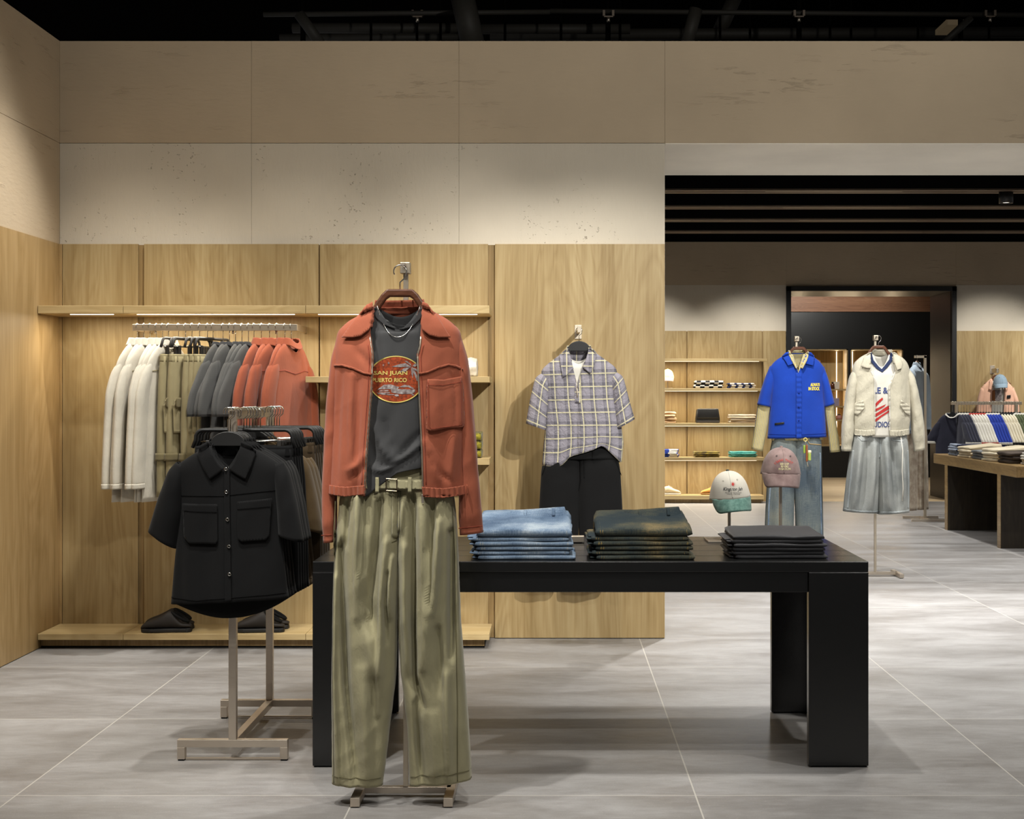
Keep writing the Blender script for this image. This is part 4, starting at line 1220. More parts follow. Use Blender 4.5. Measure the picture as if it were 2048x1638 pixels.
rail_run((357, 371, 384, 399, 415, 426), cargo, lambda l, r, s: clip_hanger(s, l, .16, r, 'clip hangers with khaki trousers', .085, .05, 'plastic2'),
         lab_run(6, 'pair of khaki cargo trousers', ''), lab_run(6, 'clip hanger', ', holding khaki trousers'), D2(72), D2(6))
rail_run((446, 459, 471, 484, 497, 508), lambda l, r, s: shirt_proto('tshirt', s, 'tee shirt', l, r, 'grey tees on the wall rail', M['greytee'], .22, .6, .4, .017, None, M['char_dark'], None, 7.7, .009, None, .14, .075, 1.03, .06, slope=.11),
         lambda l, r, s: dome_hanger(s, l, .8, r, 'hangers with grey tees', 'plastic2', .1, .12),
         lab_run(6, 'grey tee', ''), lab_run(6, 'dark hanger', ', in a grey tee'), D2(72), D2(6))
rail_run((523, 539, 554, 570, 583), lambda l, r, s: shirt_proto('long_sleeved_shirt', s, 'shirt', l, r, 'coral shirts on the wall rail', M['coral'], .22, .68, .64, .021, M['coral'], None, M['coral'], 2.9, .010, M['terra_seam'], .1, .07, 1.05, .06, slope=.12),
         lambda l, r, s: dome_hanger(s, l, .85, r, 'hangers with coral shirts', 'plastic2', .09, .12),
         lab_run(5, 'coral long-sleeved shirt', ''), lab_run(5, 'dark hanger', ', in a coral shirt'), D2(72), D2(6))

# ================================================================== 4. plaid shirt on the wall peg
Q = Fr(7.98, 1158, 655)
LQ = Q.loc()
t = thing('wall_peg', 'steel face-out peg on the oak wall, over the plaid shirt', 'wall peg', (LQ.x, YP, LQ.z - .012))
box('arm', -.008, .008, -(YP - LQ.y) - .012, -.001, -.012, .01, M['steel_pale'], t, .001); box('wall_plate', -.02, .02, -.006, -.0005, -.04, .04, M['steel_pale'], t, .001)
box('end_stop', -.009, .009, -(YP - LQ.y) - .02, -(YP - LQ.y) - .012, -.016, .022, M['steel_pale'], t, .001)
dome_hanger('black plastic hanger in the plaid shirt on the wall', LQ, 1.05, 0, None, 'plastic', .075, .09)
ps = thing('short_sleeved_shirt', 'lilac and yellow plaid short-sleeved shirt hanging on the oak wall', 'shirt', LQ)
g1 = [(690, 1137), (705, 1138), (738, 1146), (765, 1153.5), (796, 1155.5), (940, 1156)]
g2 = [(690, 1178), (705, 1176), (738, 1164), (765, 1155.5), (796, 1154), (940, 1154)]
hem_p = [(1085, 930), (1110, 932), (1122, 931), (1140, 912), (1165, 906), (1185, 900), (1204, 891), (1222, 908), (1241, 926), (1250, 924)]
pb_ = loft('body', [(1137, 697, 1178, 695, .045), (1122, 708, 1192, 706, .06), (1100, 724, 1214, 722, .075), (1079, 742, 1236, 737, .08), (1090, 770, 1229, 768, .086), (1093, 803, 1229, 800, .09), (1090, 850, 1243, 850, .094), (1087, 890, 1247, 885, .096), (1085, 928, 1244, 925, .096)], M['plaid'], ps, Q, n=64, m=46, sq=2.4, fold=mkfold(1.3, .013, 10, 1.6, .9, .2, .3), gap=gapf(Q, g1, g2),
           zoff=lambda t, u, v, x: (max(0, (t - .7) / .3) ** 2) * (927 - lerp_tab(hem_p, Q.ox + x * F / Q.D)) * Q.D / F if v > -.3 else 0)
p1 = loft('sleeve', [(1087, 744, 1106, 752, .03), (1070, 755, 1100, 780, .065), (1060, 800, 1096, 830, .078), (1052, 847, 1094, 861, .082)], M['plaid'], ps, Q, n=30, m=24, fold=mkfold(2.1, .009, 14, 3, .7, .2), sq=2.1)
p2 = loft('sleeve', [(1212, 751, 1229, 742, .03), (1223, 780, 1246, 752, .065), (1227, 830, 1259, 800, .078), (1229, 860, 1270, 838, .082)], M['plaid'], ps, Q, n=30, m=24, fold=mkfold(5.1, .009, 14, 3, .7, .2), sq=2.1)
loft('collar_stand', [(1134, 691, 1181, 690, .048), (1130, 706, 1185, 705, .06)], M['plaid'], ps, Q, n=20, m=5, arc=(PI, 2 * PI), sq=2)
patch('collar', [(1136, 696), (1142, 722), (1147, 737), (1135, 750), (1126, 756), (1122, 735), (1119, 711), (1128, 702)], [pb_], M['plaid'], ps, Q, off=.009, thick=.004)
patch('collar', [(1179, 695), (1172, 718), (1164, 735), (1173, 742), (1180, 748), (1188, 730), (1192, 706), (1186, 699)], [pb_], M['plaid'], ps, Q, off=.009, thick=.004)
seam('zip', [[(1151, 752), (1153, 765), (1154.5, 795)]], .006, [pb_], M['steel'], ps, Q, off=.003)
seam('half_placket', [[(1154.5, 766), (1155, 806)]], .03, [pb_], M['plaid'], ps, Q, off=.002)
it = thing('undershirt', 'white undershirt showing at the neck of the plaid shirt', 'tee shirt', LQ)
loft('body', [(1138, 716, 1177, 714, .03), (1115, 726, 1200, 724, .05), (1100, 760, 1215, 758, .06), (1102, 880, 1232, 880, .07)], M['offwhite'], it, Q, n=40, m=20, dip=.035, dipb=.02)
bp = thing('trousers', 'black wide trousers hanging under the plaid shirt on the wall', 'trousers', LQ)
for s, a in ((-1, [(1096, 905, 1162, 905, .06), (1083, 931, 1162, 931, .075), (1078, 1023, 1160, 1023, .08), (1080, 1132, 1152, 1135, .08)]), (1, [(1154, 905, 1232, 905, .06), (1156, 931, 1240, 931, .075), (1156, 1023, 1245, 1023, .08), (1164, 1135, 1246, 1132, .08)])):
    loft('leg', a, M['blackcloth'], bp, Q, n=40, m=30, sq=2.7, fold=mkfold(5 + s, .014, 10, .8, .6, .15))
lb = [c_ for c_ in bp.children]
wq = loft('waistband', [(1094, 896, 1234, 896, .064), (1088, 918, 1238, 918, .078)], M['blackcloth'], bp, Q, n=44, m=5, sq=2.7)
seam('fly_seam', [[(1160, 918), (1161, 960), (1157, 980)], [(1168, 918), (1168, 955)]], .003, lb, M['blackcloth2'], bp, Q, off=.002)
seam('pocket_seam', [[(1096, 918), (1084, 950)], [(1230, 918), (1242, 950)]], .003, lb, M['blackcloth2'], bp, Q, off=.002)
seam('belt_loop', [[(1186, 894), (1186, 918)], [(1128, 896), (1128, 920)]], .01, [wq], M['blackcloth2'], bp, Q, off=.004)

# ================================================================== 5. cobalt shirt outfit behind the table
B = Fr(11.25, 1597, 674)
LB = B.loc()
wood_hanger('brown wooden hanger in the cobalt shirt', LB, .92)
bs = thing('short_sleeved_shirt', 'cobalt blue short-sleeved work shirt with yellow chest lettering, behind the table', 'shirt', LB)
g1 = [(700, 1579), (712, 1581), (730, 1588), (746, 1593.5), (890, 1595)]
g2 = [(700, 1612), (712, 1610), (730, 1601), (746, 1593.5), (890, 1592)]
bo = loft('body', [(1580, 706, 1611, 706, .05), (1566, 711, 1624, 711, .065), (1549, 722, 1640, 723, .09), (1537, 738, 1651, 739, .1), (1542, 770, 1647, 770, .112), (1541, 800, 1648, 800, .118), (1537, 850, 1651, 850, .12), (1535, 877, 1653, 874, .12)], M['blue'], bs, B, n=60, m=40, sq=2.4, fold=mkfold(3.6, .013, 10, 1.5, .85, .2, .2), gap=gapf(B, g1, g2))
loft('sleeve', [(1540, 732, 1558, 742, .04), (1529, 757, 1549, 768, .075), (1520, 785, 1544, 794, .088), (1514, 809, 1541, 814, .09)], M['blue'], bs, B, n=28, m=22, fold=mkfold(1.2, .008, 12, 3, .7, .2), sq=2.1)
loft('sleeve', [(1631, 742, 1648, 733, .04), (1641, 768, 1656, 757, .075), (1645, 794, 1663, 783, .088), (1647, 814, 1669, 807, .09)], M['blue'], bs, B, n=28, m=22, fold=mkfold(7.2, .008, 12, 3, .7, .2), sq=2.1)
patch('collar', [(1576, 704), (1583, 716), (1590, 727), (1582, 729), (1573, 732), (1567, 721), (1562, 712), (1569, 706)], [bo], M['blue'], bs, B, off=.012, thick=.005)
patch('collar', [(1614, 704), (1608, 716), (1601, 726), (1611, 729), (1622, 732), (1625, 720), (1626, 712), (1620, 706)], [bo], M['blue'], bs, B, off=.012, thick=.005)
bpk = patch('placket', [(1589, 746), (1599, 746), (1599, 876), (1589, 876)], [bo], M['blue'], bs, B, off=.005, thick=.004, bulge=lambda x, z: .002 * math.sin(z * 160))
for y in (785, 813, 840): a = B.q(1593.5, y); button('button', a[0], a[1], [bpk], M['blue_d'], bs, .008, False)
seam('hem_seam', [[(1536, 868), (1593, 869), (1652, 866)]], .005, [bo], M['blue_d'], bs, B)
kb_ = F / B.D
a = B.q(1627, 769.5); text('chest_lettering', 'ALWAYS', [bo], M['yelprint'], bs, off=.003, width=19.5 / kb_, height=6.6 / kb_, cx=a[0], cz=a[1], bold=.05)
a = B.q(1625, 777.5); text('chest_lettering', 'IN STOCK', [bo], M['yelprint'], bs, off=.003, width=23.5 / kb_, height=6.8 / kb_, cx=a[0], cz=a[1], bold=.05)
patch('hem_label', [(1547, 846), (1565, 843.5), (1565, 847.5), (1547, 850)], [bo], M['black'], bs, B, off=.004)
ys = thing('long_sleeved_shirt', 'yellow striped long-sleeved shirt worn beneath the cobalt shirt', 'shirt', LB)
yo = loft('body', [(1582, 708, 1609, 708, .04), (1565, 718, 1626, 718, .055), (1547, 742, 1642, 742, .075), (1548, 800, 1640, 800, .09), (1544, 850, 1645, 850, .095), (1543, 881, 1646, 879, .1)], M['yell'], ys, B, n=50, m=24, fold=mkfold(3.6, .01, 10, 1.5, .85, .2), gap=gapf(B, [(700, 1582), (740, 1593), (900, 1593)], [(700, 1609), (740, 1594), (900, 1594)]))
loft('sleeve', [(1530, 760, 1548, 768, .05), (1517, 800, 1541, 808, .06), (1510, 850, 1535, 855, .056), (1505, 883, 1528, 888, .052), (1502.5, 898, 1525, 903, .055)], M['yell'], ys, B, n=28, m=26, fold=mkfold(1.9, .008, 16, 3, .5, .3))
loft('sleeve', [(1640, 768, 1654, 760, .05), (1648, 808, 1667, 800, .06), (1654, 850, 1673, 850, .056), (1659, 890, 1679, 887, .052), (1660, 905, 1680, 903, .055)], M['yell'], ys, B, n=28, m=26, fold=mkfold(5.9, .008, 16, 3, .5, .3))
for p_ in ([(1577, 702), (1583, 712), (1592, 735), (1588, 738), (1580, 722), (1574, 707)], [(1613, 702), (1608, 712), (1597, 735), (1601, 738), (1610, 722), (1616, 707)]):
    patch('collar', p_, [bo], M['yell'], ys, B, off=.02, thick=.004)
loft('collar_stand', [(1577, 700, 1614, 700, .05), (1574, 712, 1617, 712, .06)], M['yell'], ys, B, n=20, m=4, arc=(PI, 2 * PI), sq=2)
bj = thing('jeans', 'faded blue wide jeans under the cobalt shirt, behind the table', 'jeans', LB)
j1 = loft('leg', [(1546, 872, 1594, 872, .085), (1540, 900, 1594, 900, .1), (1535, 947, 1590, 947, .105), (1531, 1020, 1587, 1020, .105), (1529, 1072, 1586, 1072, .105), (1526, 1118, 1584, 1118, .105)], M['fadejean'], bj, B, n=40, m=34, sq=2.8, fold=mkfold(2.5, .016, 9, .7, .4, .1))
j2 = loft('leg', [(1588, 872, 1642, 872, .085), (1588, 900, 1643, 900, .1), (1587, 947, 1644, 947, .105), (1590, 1020, 1646, 1020, .105), (1592, 1072, 1647, 1072, .105), (1594, 1118, 1649, 1118, .105)], M['fadejean'], bj, B, n=40, m=34, sq=2.8, fold=mkfold(6.5, .016, 9, .7, .4, .1))
seam('side_stitch', [[(1541, 940), (1536, 1010), (1533, 1110)], [(1638, 905), (1639, 1000), (1641, 1110)]], .009, [j1, j2], M['bluejean'], bj, B, off=.001)
seam('pocket_seam', [[(1612, 880), (1616, 887), (1640, 889)]], .006, [j2], M['stitch'], bj, B, off=.002)
kc = thing('key_charms', 'bunch of small green and orange charms on a ring at the jeans waist', 'keychain', LB)
def ch_box(nm, x0, x1, ya, yb, m, d=.0): 
    a, b = B.q(x0, ya), B.q(x1, yb); box(nm, a[0], b[0], -.17 - d, -.15 - d, b[1], a[1], m, kc, .004)
v, f = tube_geo([(B.q(1603.5, 878)[0] + .013 * math.cos(2 * PI * i / 16), -.16, B.q(1603.5, 878)[1] + .013 * math.sin(2 * PI * i / 16)) for i in range(16)], .0035, 6, True); mesh_obj('ring', v, f, M['goldprint'], kc)
tube('chain', [(B.q(1603.5, 881)[0], -.16, B.q(1603.5, 881)[1]), (B.q(1604, 884)[0], -.16, B.q(1604, 884)[1]), (B.q(1605, 888)[0], -.16, B.q(1605, 888)[1])], .004, M['chrome'], kc, 6)
ch_box('green_strap', 1599.5, 1603.5, 889, 905, plain('lime charm', '#8aa63c', .5)); ch_box('orange_strap', 1604, 1607.5, 888, 921, plain('tan charm', '#8c4a22', .6), .012)
ch_box('cup_charm', 1608.5, 1614.5, 904, 919, plain('lime cup', '#9aa94c', .5)); ch_box('cup_lid', 1608, 1615, 899, 904, plain('cream cup lid', '#e3d6b8', .5))
tube('cord', [(B.q(1605.5, 918)[0], -.165, B.q(1605.5, 918)[1]), (B.q(1607, 925)[0], -.165, B.q(1607, 925)[1]), (B.q(1608.5, 931)[0], -.165, B.q(1608.5, 931)[1])], .004, M['cream'], kc, 6)

# ================================================================== 6. cream jacket outfit
W = Fr(11.05, 1757, 671)
LW = W.loc()
wood_hanger('brown wooden hanger in the cream jacket', LW, .92)
wj = thing('jacket', 'open cream zip jacket with gathered cuffs on the stand right of the cobalt shirt', 'jacket', LW)
g1 = [(700, 1739), (720, 1737), (736, 1736), (759, 1746), (872, 1745.5)]
g2 = [(700, 1782), (720, 1784), (745, 1785), (772, 1773), (872, 1773.5)]
wo = loft('body', [(1741, 704, 1781, 704, .05), (1727, 710, 1795, 709, .065), (1709, 722, 1812, 720, .095), (1704, 740, 1819, 738, .11), (1706, 790, 1820, 790, .122), (1705, 840, 1819, 840, .13), (1706, 858, 1817, 858, .118), (1707, 870, 1816, 870, .118)], M['cream'], wj, W, n=64, m=42, sq=2.5, fold=mkfold(6.6, .018, 13, 2.6, .8, .35), gap=gapf(W, g1, g2))
loft('sleeve', [(1712, 732, 1724, 742, .03), (1699, 750, 1716, 760, .07), (1691, 790, 1710, 795, .08), (1685, 840, 1708, 845, .082), (1682, 880, 1706, 882, .08), (1684, 890, 1702, 891, .05), (1683, 902, 1703, 902, .06)], M['cream'], wj, W, n=30, m=30, fold=mkfold(1.9, .014, 16, 5, .6, .5))
loft('sleeve', [(1801, 742, 1812, 731, .03), (1812, 760, 1828, 748, .07), (1818, 795, 1838, 790, .08), (1822, 840, 1846, 835, .082), (1825, 880, 1850, 874, .08), (1829, 891, 1848, 887, .05), (1828, 903, 1849, 899, .06)], M['cream'], wj, W, n=30, m=30, fold=mkfold(8.9, .014, 16, 5, .6, .5))
patch('collar', [(1739, 704), (1741, 722), (1738, 737), (1728, 737), (1718, 733), (1726, 715), (1732, 707)], [wo], M['cream'], wj, W, off=.012, thick=.005)
patch('collar', [(1784, 704), (1783, 722), (1789, 741), (1797, 738), (1801, 729), (1795, 714), (1790, 707)], [wo], M['cream'], wj, W, off=.012, thick=.005)
loft('collar_stand', [(1739, 699, 1784, 699, .05), (1736, 712, 1787, 712, .065)], M['cream'], wj, W, n=20, m=4, arc=(PI, 2 * PI), sq=2)
for p_ in ([(1707, 806), (1722, 801), (1725, 815), (1712, 830), (1707, 828)], [(1796, 800), (1816, 812), (1817, 832), (1806, 826), (1794, 812)]):
    patch('slant_pocket', p_, [wo], M['cream'], wj, W, off=.006, thick=.005, bulge=lambda x, z: .004 * math.sin(z * 220))
for tb_, s in ((g1, -1), (g2, 1)): seam('zip_edge', [[(lerp_tab(tb_, y) + s, y) for y in range(742, 870, 10)]], .008, [wo], M['offwhite'], wj, W, off=.002)
for hb in ([(1707, 864), (1726, 866), (1745, 864)], [(1774, 866), (1795, 866), (1816, 863)]): seam('hem_band', [hb], .045, [wo], M['cream'], wj, W, off=.006, thick=.004, res=.012, bulge=lambda x, z: .005 * math.sin(x * 220))
wt = thing('tshirt', 'off-white tee with navy neck trim and red print beneath the cream jacket', 'tee shirt', LW)
to = loft('body', [(1744, 708, 1778, 708, .045), (1730, 718, 1792, 717, .06), (1716, 740, 1806, 738, .08), (1718, 800, 1804, 800, .1), (1718, 874, 1806, 874, .105)], M['offwhite'], wt, W, n=50, m=30, fold=mkfold(3.2, .008, 10, 1.5, .8, .1), dip=.1, dipb=.02, dipl=.3)
seam('neck_trim', [[(1739, 706), (1742, 722), (1752, 735), (1761, 742), (1770, 733), (1780, 720), (1783, 706)]], .026, [to], M['navy'], wt, W, off=.004, thick=.003)
kw = F / W.D
a = W.q(1757.5, 781); text('chest_lettering', 'LE &', [to], M['navyprint'], wt, off=.003, width=29 / kw, height=12.5 / kw, cx=a[0], cz=a[1], bold=.02)
a = W.q(1753.5, 848.5); text('chest_lettering', 'STUDIOS', [to], M['navyprint'], wt, off=.003, width=46 / kw, height=11.5 / kw, cx=a[0], cz=a[1], bold=.02)
red = [[(1738, 832), (1752, 824), (1772, 811), (1775, 813), (1775, 817), (1754, 829), (1740, 838)], [(1740, 842), (1756, 831), (1774, 820), (1774, 824), (1758, 834), (1744, 846)], [(1738, 822), (1748, 817), (1768, 808), (1764, 813), (1750, 821), (1738, 827)], [(1742, 813), (1750, 803), (1760, 795), (1762, 798), (1754, 806), (1746, 815)], [(1739, 818), (1745, 809), (1749, 807), (1745, 816)]]
lay('red_print', poly_bm(*[[W.q(*p) for p in r_] for r_ in red]), [to], M['redprint'], wt, off=.003, thick=0)
sk = thing('denim_culottes', 'pale wide denim culottes under the cream jacket', 'trousers', LW)
s1 = loft('leg', [(1708, 866, 1760, 866, .09), (1701, 900, 1760, 900, .11), (1694, 953, 1757, 953, .125), (1686, 1022, 1754, 1026, .13)], M['skirtdenim'], sk, W, n=70, m=50, sq=2.8, fold=mkfold(2.5, .014, 8, .9, .6, .2, .3), lines=[([(1716, 880), (1708, 950), (1700, 1015)], 7, .05, .3), ([(1732, 885), (1724, 950), (1716, 1018)], 6, -.05, 0), ([(1746, 890), (1742, 960), (1736, 1020)], 6, .045, -.3), ([(1700, 890), (1694, 950), (1689, 1010)], 4, -.03, 0)])
s2 = loft('leg', [(1752, 866, 1813, 866, .09), (1754, 900, 1817, 900, .11), (1755, 953, 1818, 953, .125), (1755, 1028, 1818, 1024, .13)], M['skirtdenim'], sk, W, n=70, m=50, sq=2.8, fold=mkfold(9.5, .014, 8, .9, .6, .2, -.3), lines=[([(1766, 882), (1768, 950), (1770, 1020)], 7, .05, .3), ([(1782, 880), (1785, 950), (1788, 1022)], 5, -.05, 0), ([(1798, 885), (1802, 950), (1804, 1018)], 6, .045, 0), ([(1774, 890), (1792, 940)], 5, -.02, 0)])
seam('hem_stitch', [[(1687, 1017), (1720, 1021), (1753, 1021)], [(1756, 1023), (1790, 1022), (1817, 1019)]], .01, [s1, s2], M['lightdenim'], sk, W, off=.002)
seam('side_seam', [[(1704, 900), (1692, 1015)], [(1812, 900), (1812, 1015)]], .008, [s1, s2], M['lightdenim'], sk, W, off=.002)
seam('pocket_seam', [[(1712, 872), (1718, 880), (1732, 880), (1736, 872)], [(1778, 872), (1782, 880), (1802, 882)]], .006, [s1, s2], M['lightdenim'], sk, W, off=.003)
seam('fly_seam', [[(1757, 872), (1758, 905), (1755, 915)]], .006, [s1, s2], M['lightdenim'], sk, W, off=.003)
p_ = [(1797, 872), (1798, 900), (1797, 940), (1799, 975), (1798, 1000)]
pp = [(W.q(*a)[0], surf_y([s2], *W.q(*a)) - .008, W.q(*a)[1]) for a in p_]
tube('drawcord', pp, .004, M['offwhite'], sk, 6)

# pale blue shirt and patterned trousers on the pole rack
V = Fr(16.08, 1834, 714)
LV = V.loc(); LV.z = zt_pole = CAMH + (CY - 711) * 16.1 / F + .004
wood_hanger('small brown hanger in the pale blue shirt on the pole rack', LV, .8, D2(62))
shirt_proto('long_sleeved_shirt', 'pale blue long-sleeved shirt on the pole rack beside the portal', 'shirt', LV, D2(58), None, M['skyshirt'], .25, .76, .72, .06, M['skyshirt'], None, M['skyshirt'], 4, .015, None, .12)
pants_proto('pale patterned trousers hanging below the pale blue shirt', LV, M['palecream'], None, .93, .17, D2(40), 'trousers', -.8)

# ================================================================== 7. trimmed tees on the low rack
spec = [('navy', 5, 'navydk', 'offwhite'), ('white', 6, 'offwhite', 'redtrim'), ('blue', 5, 'cobalt', 'offwhite'), ('cream', 5, 'creamk', 'blacktrim'), ('green', 4, 'greenk', 'offwhite')]
M['navydk'] = fabric('navy jersey', '#2b2c3a'); M['redtrim'] = fabric('red rib', '#a33a30'); M['cobalt'] = fabric('royal jersey', '#1c3590'); M['creamk'] = fabric('cream jersey', '#ccc4ae'); M['blacktrim'] = fabric('black rib', '#1b1a19'); M['greenk'] = fabric('olive green jersey', '#4f573c')
i = 0; step = (tx1 - tx0 - .04) / 24
for nm, cnt, mb, mt in spec:
    f = h = None
    for k in range(cnt):
        lc = (tx0 + .02 + step * i, TRY, TRZ + .019)
        r = D2(-72) if i else D2(-35)
        lab = '%s %s trimmed tee from the left of its colour on the low rack' % (ORD[k] if k < cnt - 1 else 'last', nm)
        lh = 'dark hanger in the %s %s trimmed tee on the low rack' % (ORD[k] if k < cnt - 1 else 'last', nm)
        if k == 0 or (i == 1):
            if k == 0:
                f = shirt_proto('trimmed_tshirt', lab, 'tee shirt', lc, r, nm + ' tees on the low rack', M[mb], .2, .52, .34, .015, None, M[mt], M[mt], 3 + i * .3, .007, None, .13, .075, 1.02, .06, .12, .1)
                h = dome_hanger(lh, lc, .7, r, 'hangers on the low rack', 'plastic', .12, .12)
            else:
                dup(f, lc, r, lab); dup(h, lc, r, lh)
        else:
            dup(f, lc, r, lab); dup(h, lc, r, lh)
        i += 1

# pink shirt, tee and blue cap on the far right wall
N_ = Fr(18.75, 1995, 738)
LN = N_.loc()
t = thing('wall_peg', 'steel face-out peg on the far oak wall, over the pink shirt', 'wall peg', (LN.x, YF - .025, LN.z))
box('arm', -.012, .012, -(YF - .025 - LN.y), -.001, -.05, .01, M['steel'], t, .001); box('wall_plate', -.03, .03, -.008, -.0005, -.06, .05, M['steel'], t, .001)
wood_hanger('hanger inside the pink shirt on the far wall', LN, .9)
pn = thing('long_sleeved_shirt', 'open pale pink shirt hanging on the far oak wall, above the low rack', 'shirt', LN)
no = loft('body', [(1982, 757, 2008, 757, .05), (1972, 764, 2016, 764, .07), (1960, 778, 2029, 778, .09), (1960, 810, 2030, 810, .1), (1958, 862, 2032, 862, .1)], M['pink'], pn, N_, n=44, m=26, fold=mkfold(2.2, .02, 6, 1.2, .8, .2), gap=gapf(N_, [(750, 1983), (790, 1981), (870, 1980)], [(750, 2006), (780, 2006), (870, 2003)]))
loft('sleeve', [(1962, 775, 1974, 785, .05), (1954, 800, 1966, 806, .07), (1950, 860, 1964, 860, .07)], M['pink'], pn, N_, n=22, m=16, fold=mkfold(4, .012, 12, 3))
loft('sleeve', [(2018, 785, 2027, 774, .05), (2027, 806, 2037, 800, .07), (2030, 860, 2041, 860, .07)], M['pink'], pn, N_, n=22, m=16, fold=mkfold(6, .012, 12, 3))
patch('collar', [(1984, 757), (1982, 782), (1974, 778), (1978, 760)], [no], M['pink'], pn, N_, off=.02, thick=.006)
patch('collar', [(2005, 757), (2007, 782), (2012, 776), (2011, 760)], [no], M['pink'], pn, N_, off=.02, thick=.006)
patch('chest_badge', [(2010, 790.5), (2018, 790), (2018, 796), (2010, 796.5)], [no], M['black'], pn, N_, off=.01)
tn = thing('tshirt', 'pale tee with a brown and grey photo print beneath the pink shirt', 'tee shirt', LN)
nt_ = loft('body', [(1984, 762, 2006, 762, .04), (1975, 772, 2014, 772, .06), (1972, 862, 2016, 862, .08)], M['offwhite'], tn, N_, n=30, m=16)
patch('brown_print', [(1981, 780), (1988, 780), (1988, 802), (1981, 801)], [nt_], fabric('brown print', '#8f5a36'), tn, N_, off=.004, thick=0)
patch('grey_print', [(1988, 780), (2002, 780), (2001, 799), (1996, 802), (1988, 802)], [nt_], M['greyprint'], tn, N_, off=.004, thick=0)
# ================================================================== caps
def cap(label, loc, mats, s=1.0, roll=0.0, yaw=0.0, name='baseball_cap', brim_l=.066, group=None):
    mc, mb, mk = mats
    t = thing(name, label, 'cap', loc, 0, group)
    Rm = Matrix.Rotation(yaw, 3, 'Z') @ Matrix.Rotation(roll, 3, 'Y')
    def fin(vs): return [Rm @ (Vector(v) * s) for v in vs]
    rx, ry, hh = .085, .098, .118
    nr, na = 18, 48
    vs, fs = [], []
    for i in range(nr + 1):
        th = (i / nr) * PI / 2
        r = math.sin(th) ** .86; z = hh * math.cos(th) ** 1.0
        for j in range(na):
            a = 2 * PI * j / na
            bulge = 1 + .05 * max(0, (i / nr - .75) * 4) ** 2 + .03 * max(0, -math.sin(a)) * math.sin(th * 2) + .012 * noise.noise((math.cos(a) * 3, math.sin(a) * 3, z * 20)) - .006 * abs(math.cos(3 * a)) ** 12
            sag = -.012 * max(0, math.sin(a)) * (i / nr)
            vs.append((rx * r * math.cos(a) * bulge, ry * r * math.sin(a) * bulge, z + sag))
        if i == 0: pass
    for i in range(nr):
        for j in range(na): fs.append((i * na + j, (i + 1) * na + j, (i + 1) * na + (j + 1) % na, i * na + (j + 1) % na))
    vv = fin(vs)
    o = mesh_obj('crown', vv, fs, mc, t); BV[o.name] = BVHTree.FromPolygons(vv, fs)
    md = o.modifiers.new('cloth', 'SOLIDIFY'); md.thickness = .002; md.offset = -1
    # brim, curved down at the sides
    vs, fs = [], []
    nu, nv = 28, 8
    for i in range(nu + 1):
        u = -1 + 2 * i / nu; a = -PI / 2 + u * D2(74)
        for j in range(nv + 1):
            k = j / nv
            L = brim_l * (1 - .75 * max(0, (abs(u) - .62) / .38) ** 2.6)
            x = rx * 1.02 * math.cos(a) * (1 - .05 * k * k); y = ry * math.sin(a) - L * .62 * k * (1 - .35 * u * u)
            z = .006 - L * .80 * k - .016 * u * u * k + .004 * k * (1 - k)
            vs.append((x, y, z))
    for i in range(nu):
        for j in range(nv): b = i * (nv + 1) + j; fs.append((b, b + 1, b + nv + 2, b + nv + 1))
    o2 = mesh_obj('brim', fin(vs), fs, mb, t); BV[o2.name] = BVHTree.FromPolygons(fin(vs), fs)
    md = o2.modifiers.new('cloth', 'SOLIDIFY'); md.thickness = .0035; md.offset = 0
    bv, bf = tube_geo([(0, 0, hh - .003), (0, 0, hh + .003), (0, 0, hh + .006)], [.0075, .0075, .005], 12)
    mesh_obj('top_button', fin(bv), bf, mk, t)
    c = Rm @ Vector((0, 0, 0))
    for q_ in (-1, 1):
        p = Rm @ Vector((q_ * .030, 0, .082)) * s
        button('eyelet', p.x, p.z, [o], mc if mk is M['darkjean'] else M['darkthread'], t, .0026 * s, True)
    seam('centre_seam', [[tuple((Rm @ Vector((0, 0, z_)) * s)[k_] for k_ in (0, 2)) for z_ in (.116, .1, .07, .035, .008)]], .0035, [o], mc, t, None, off=.0004, thick=.0012)
    return t, o


kz = F / 6.2
c1, cr = cap('white canvas cap with washed green brim on the shorter cap stand', (hs1.x + .003, 6.2, TZ + .2 - .018), (M['capwhite'], M['capgreen'], M['darkjean']), 1.0, D2(-5), D2(5))
C1 = Vector((0, 0, 0))
def cq(x, y, loc): return ((x - CX) * loc[1] / F - loc[0], CAMH - (y - CY) * loc[1] / F - loc[2])
l1 = tuple(c1.location); 
def at(z): return z
text('front_lettering', 'Kingston Jah', [cr], M['darkthread'], c1, off=.0012, width=.083, height=.019, cx=.002, cz=.043, shear=.35, bold=.012)
text('front_lettering', 'ONLY IN THE KINGSTON CHARTS', [cr], M['darkthread'], c1, off=.0012, width=.070, height=.0042, cx=.003, cz=.0295)
text('front_lettering', 'TONIGHT IN THE HOUSE', [cr], M['darkthread'], c1, off=.0012, width=.056, height=.0042, cx=.003, cz=.0235)
rays = []
for i in range(12):
    a = PI * i / 6; L_ = .0135
    rays.append([(.0015 + .003 * math.cos(a + .35), .0655 + .003 * math.sin(a + .35)), (.0015 + L_ * math.cos(a), .0655 + L_ * math.sin(a)), (.0015 + .003 * math.cos(a - .35), .0655 + .003 * math.sin(a - .35))][::-1])
lay('sun_emblem', poly_bm(*rays, ellipse(.0015, .0655, .0055, .0055, 16)), [cr], M['redthread'], c1, off=.0013, thick=0)
c2, cr2 = cap('washed mauve cap with red and cream lettering on the taller cap stand', (hs2.x, 6.24, TZ + .30 - .016), (M['capmauve'], M['capmauve'], M['capmauve']), .98, D2(1.5), D2(-2), brim_l=.069)
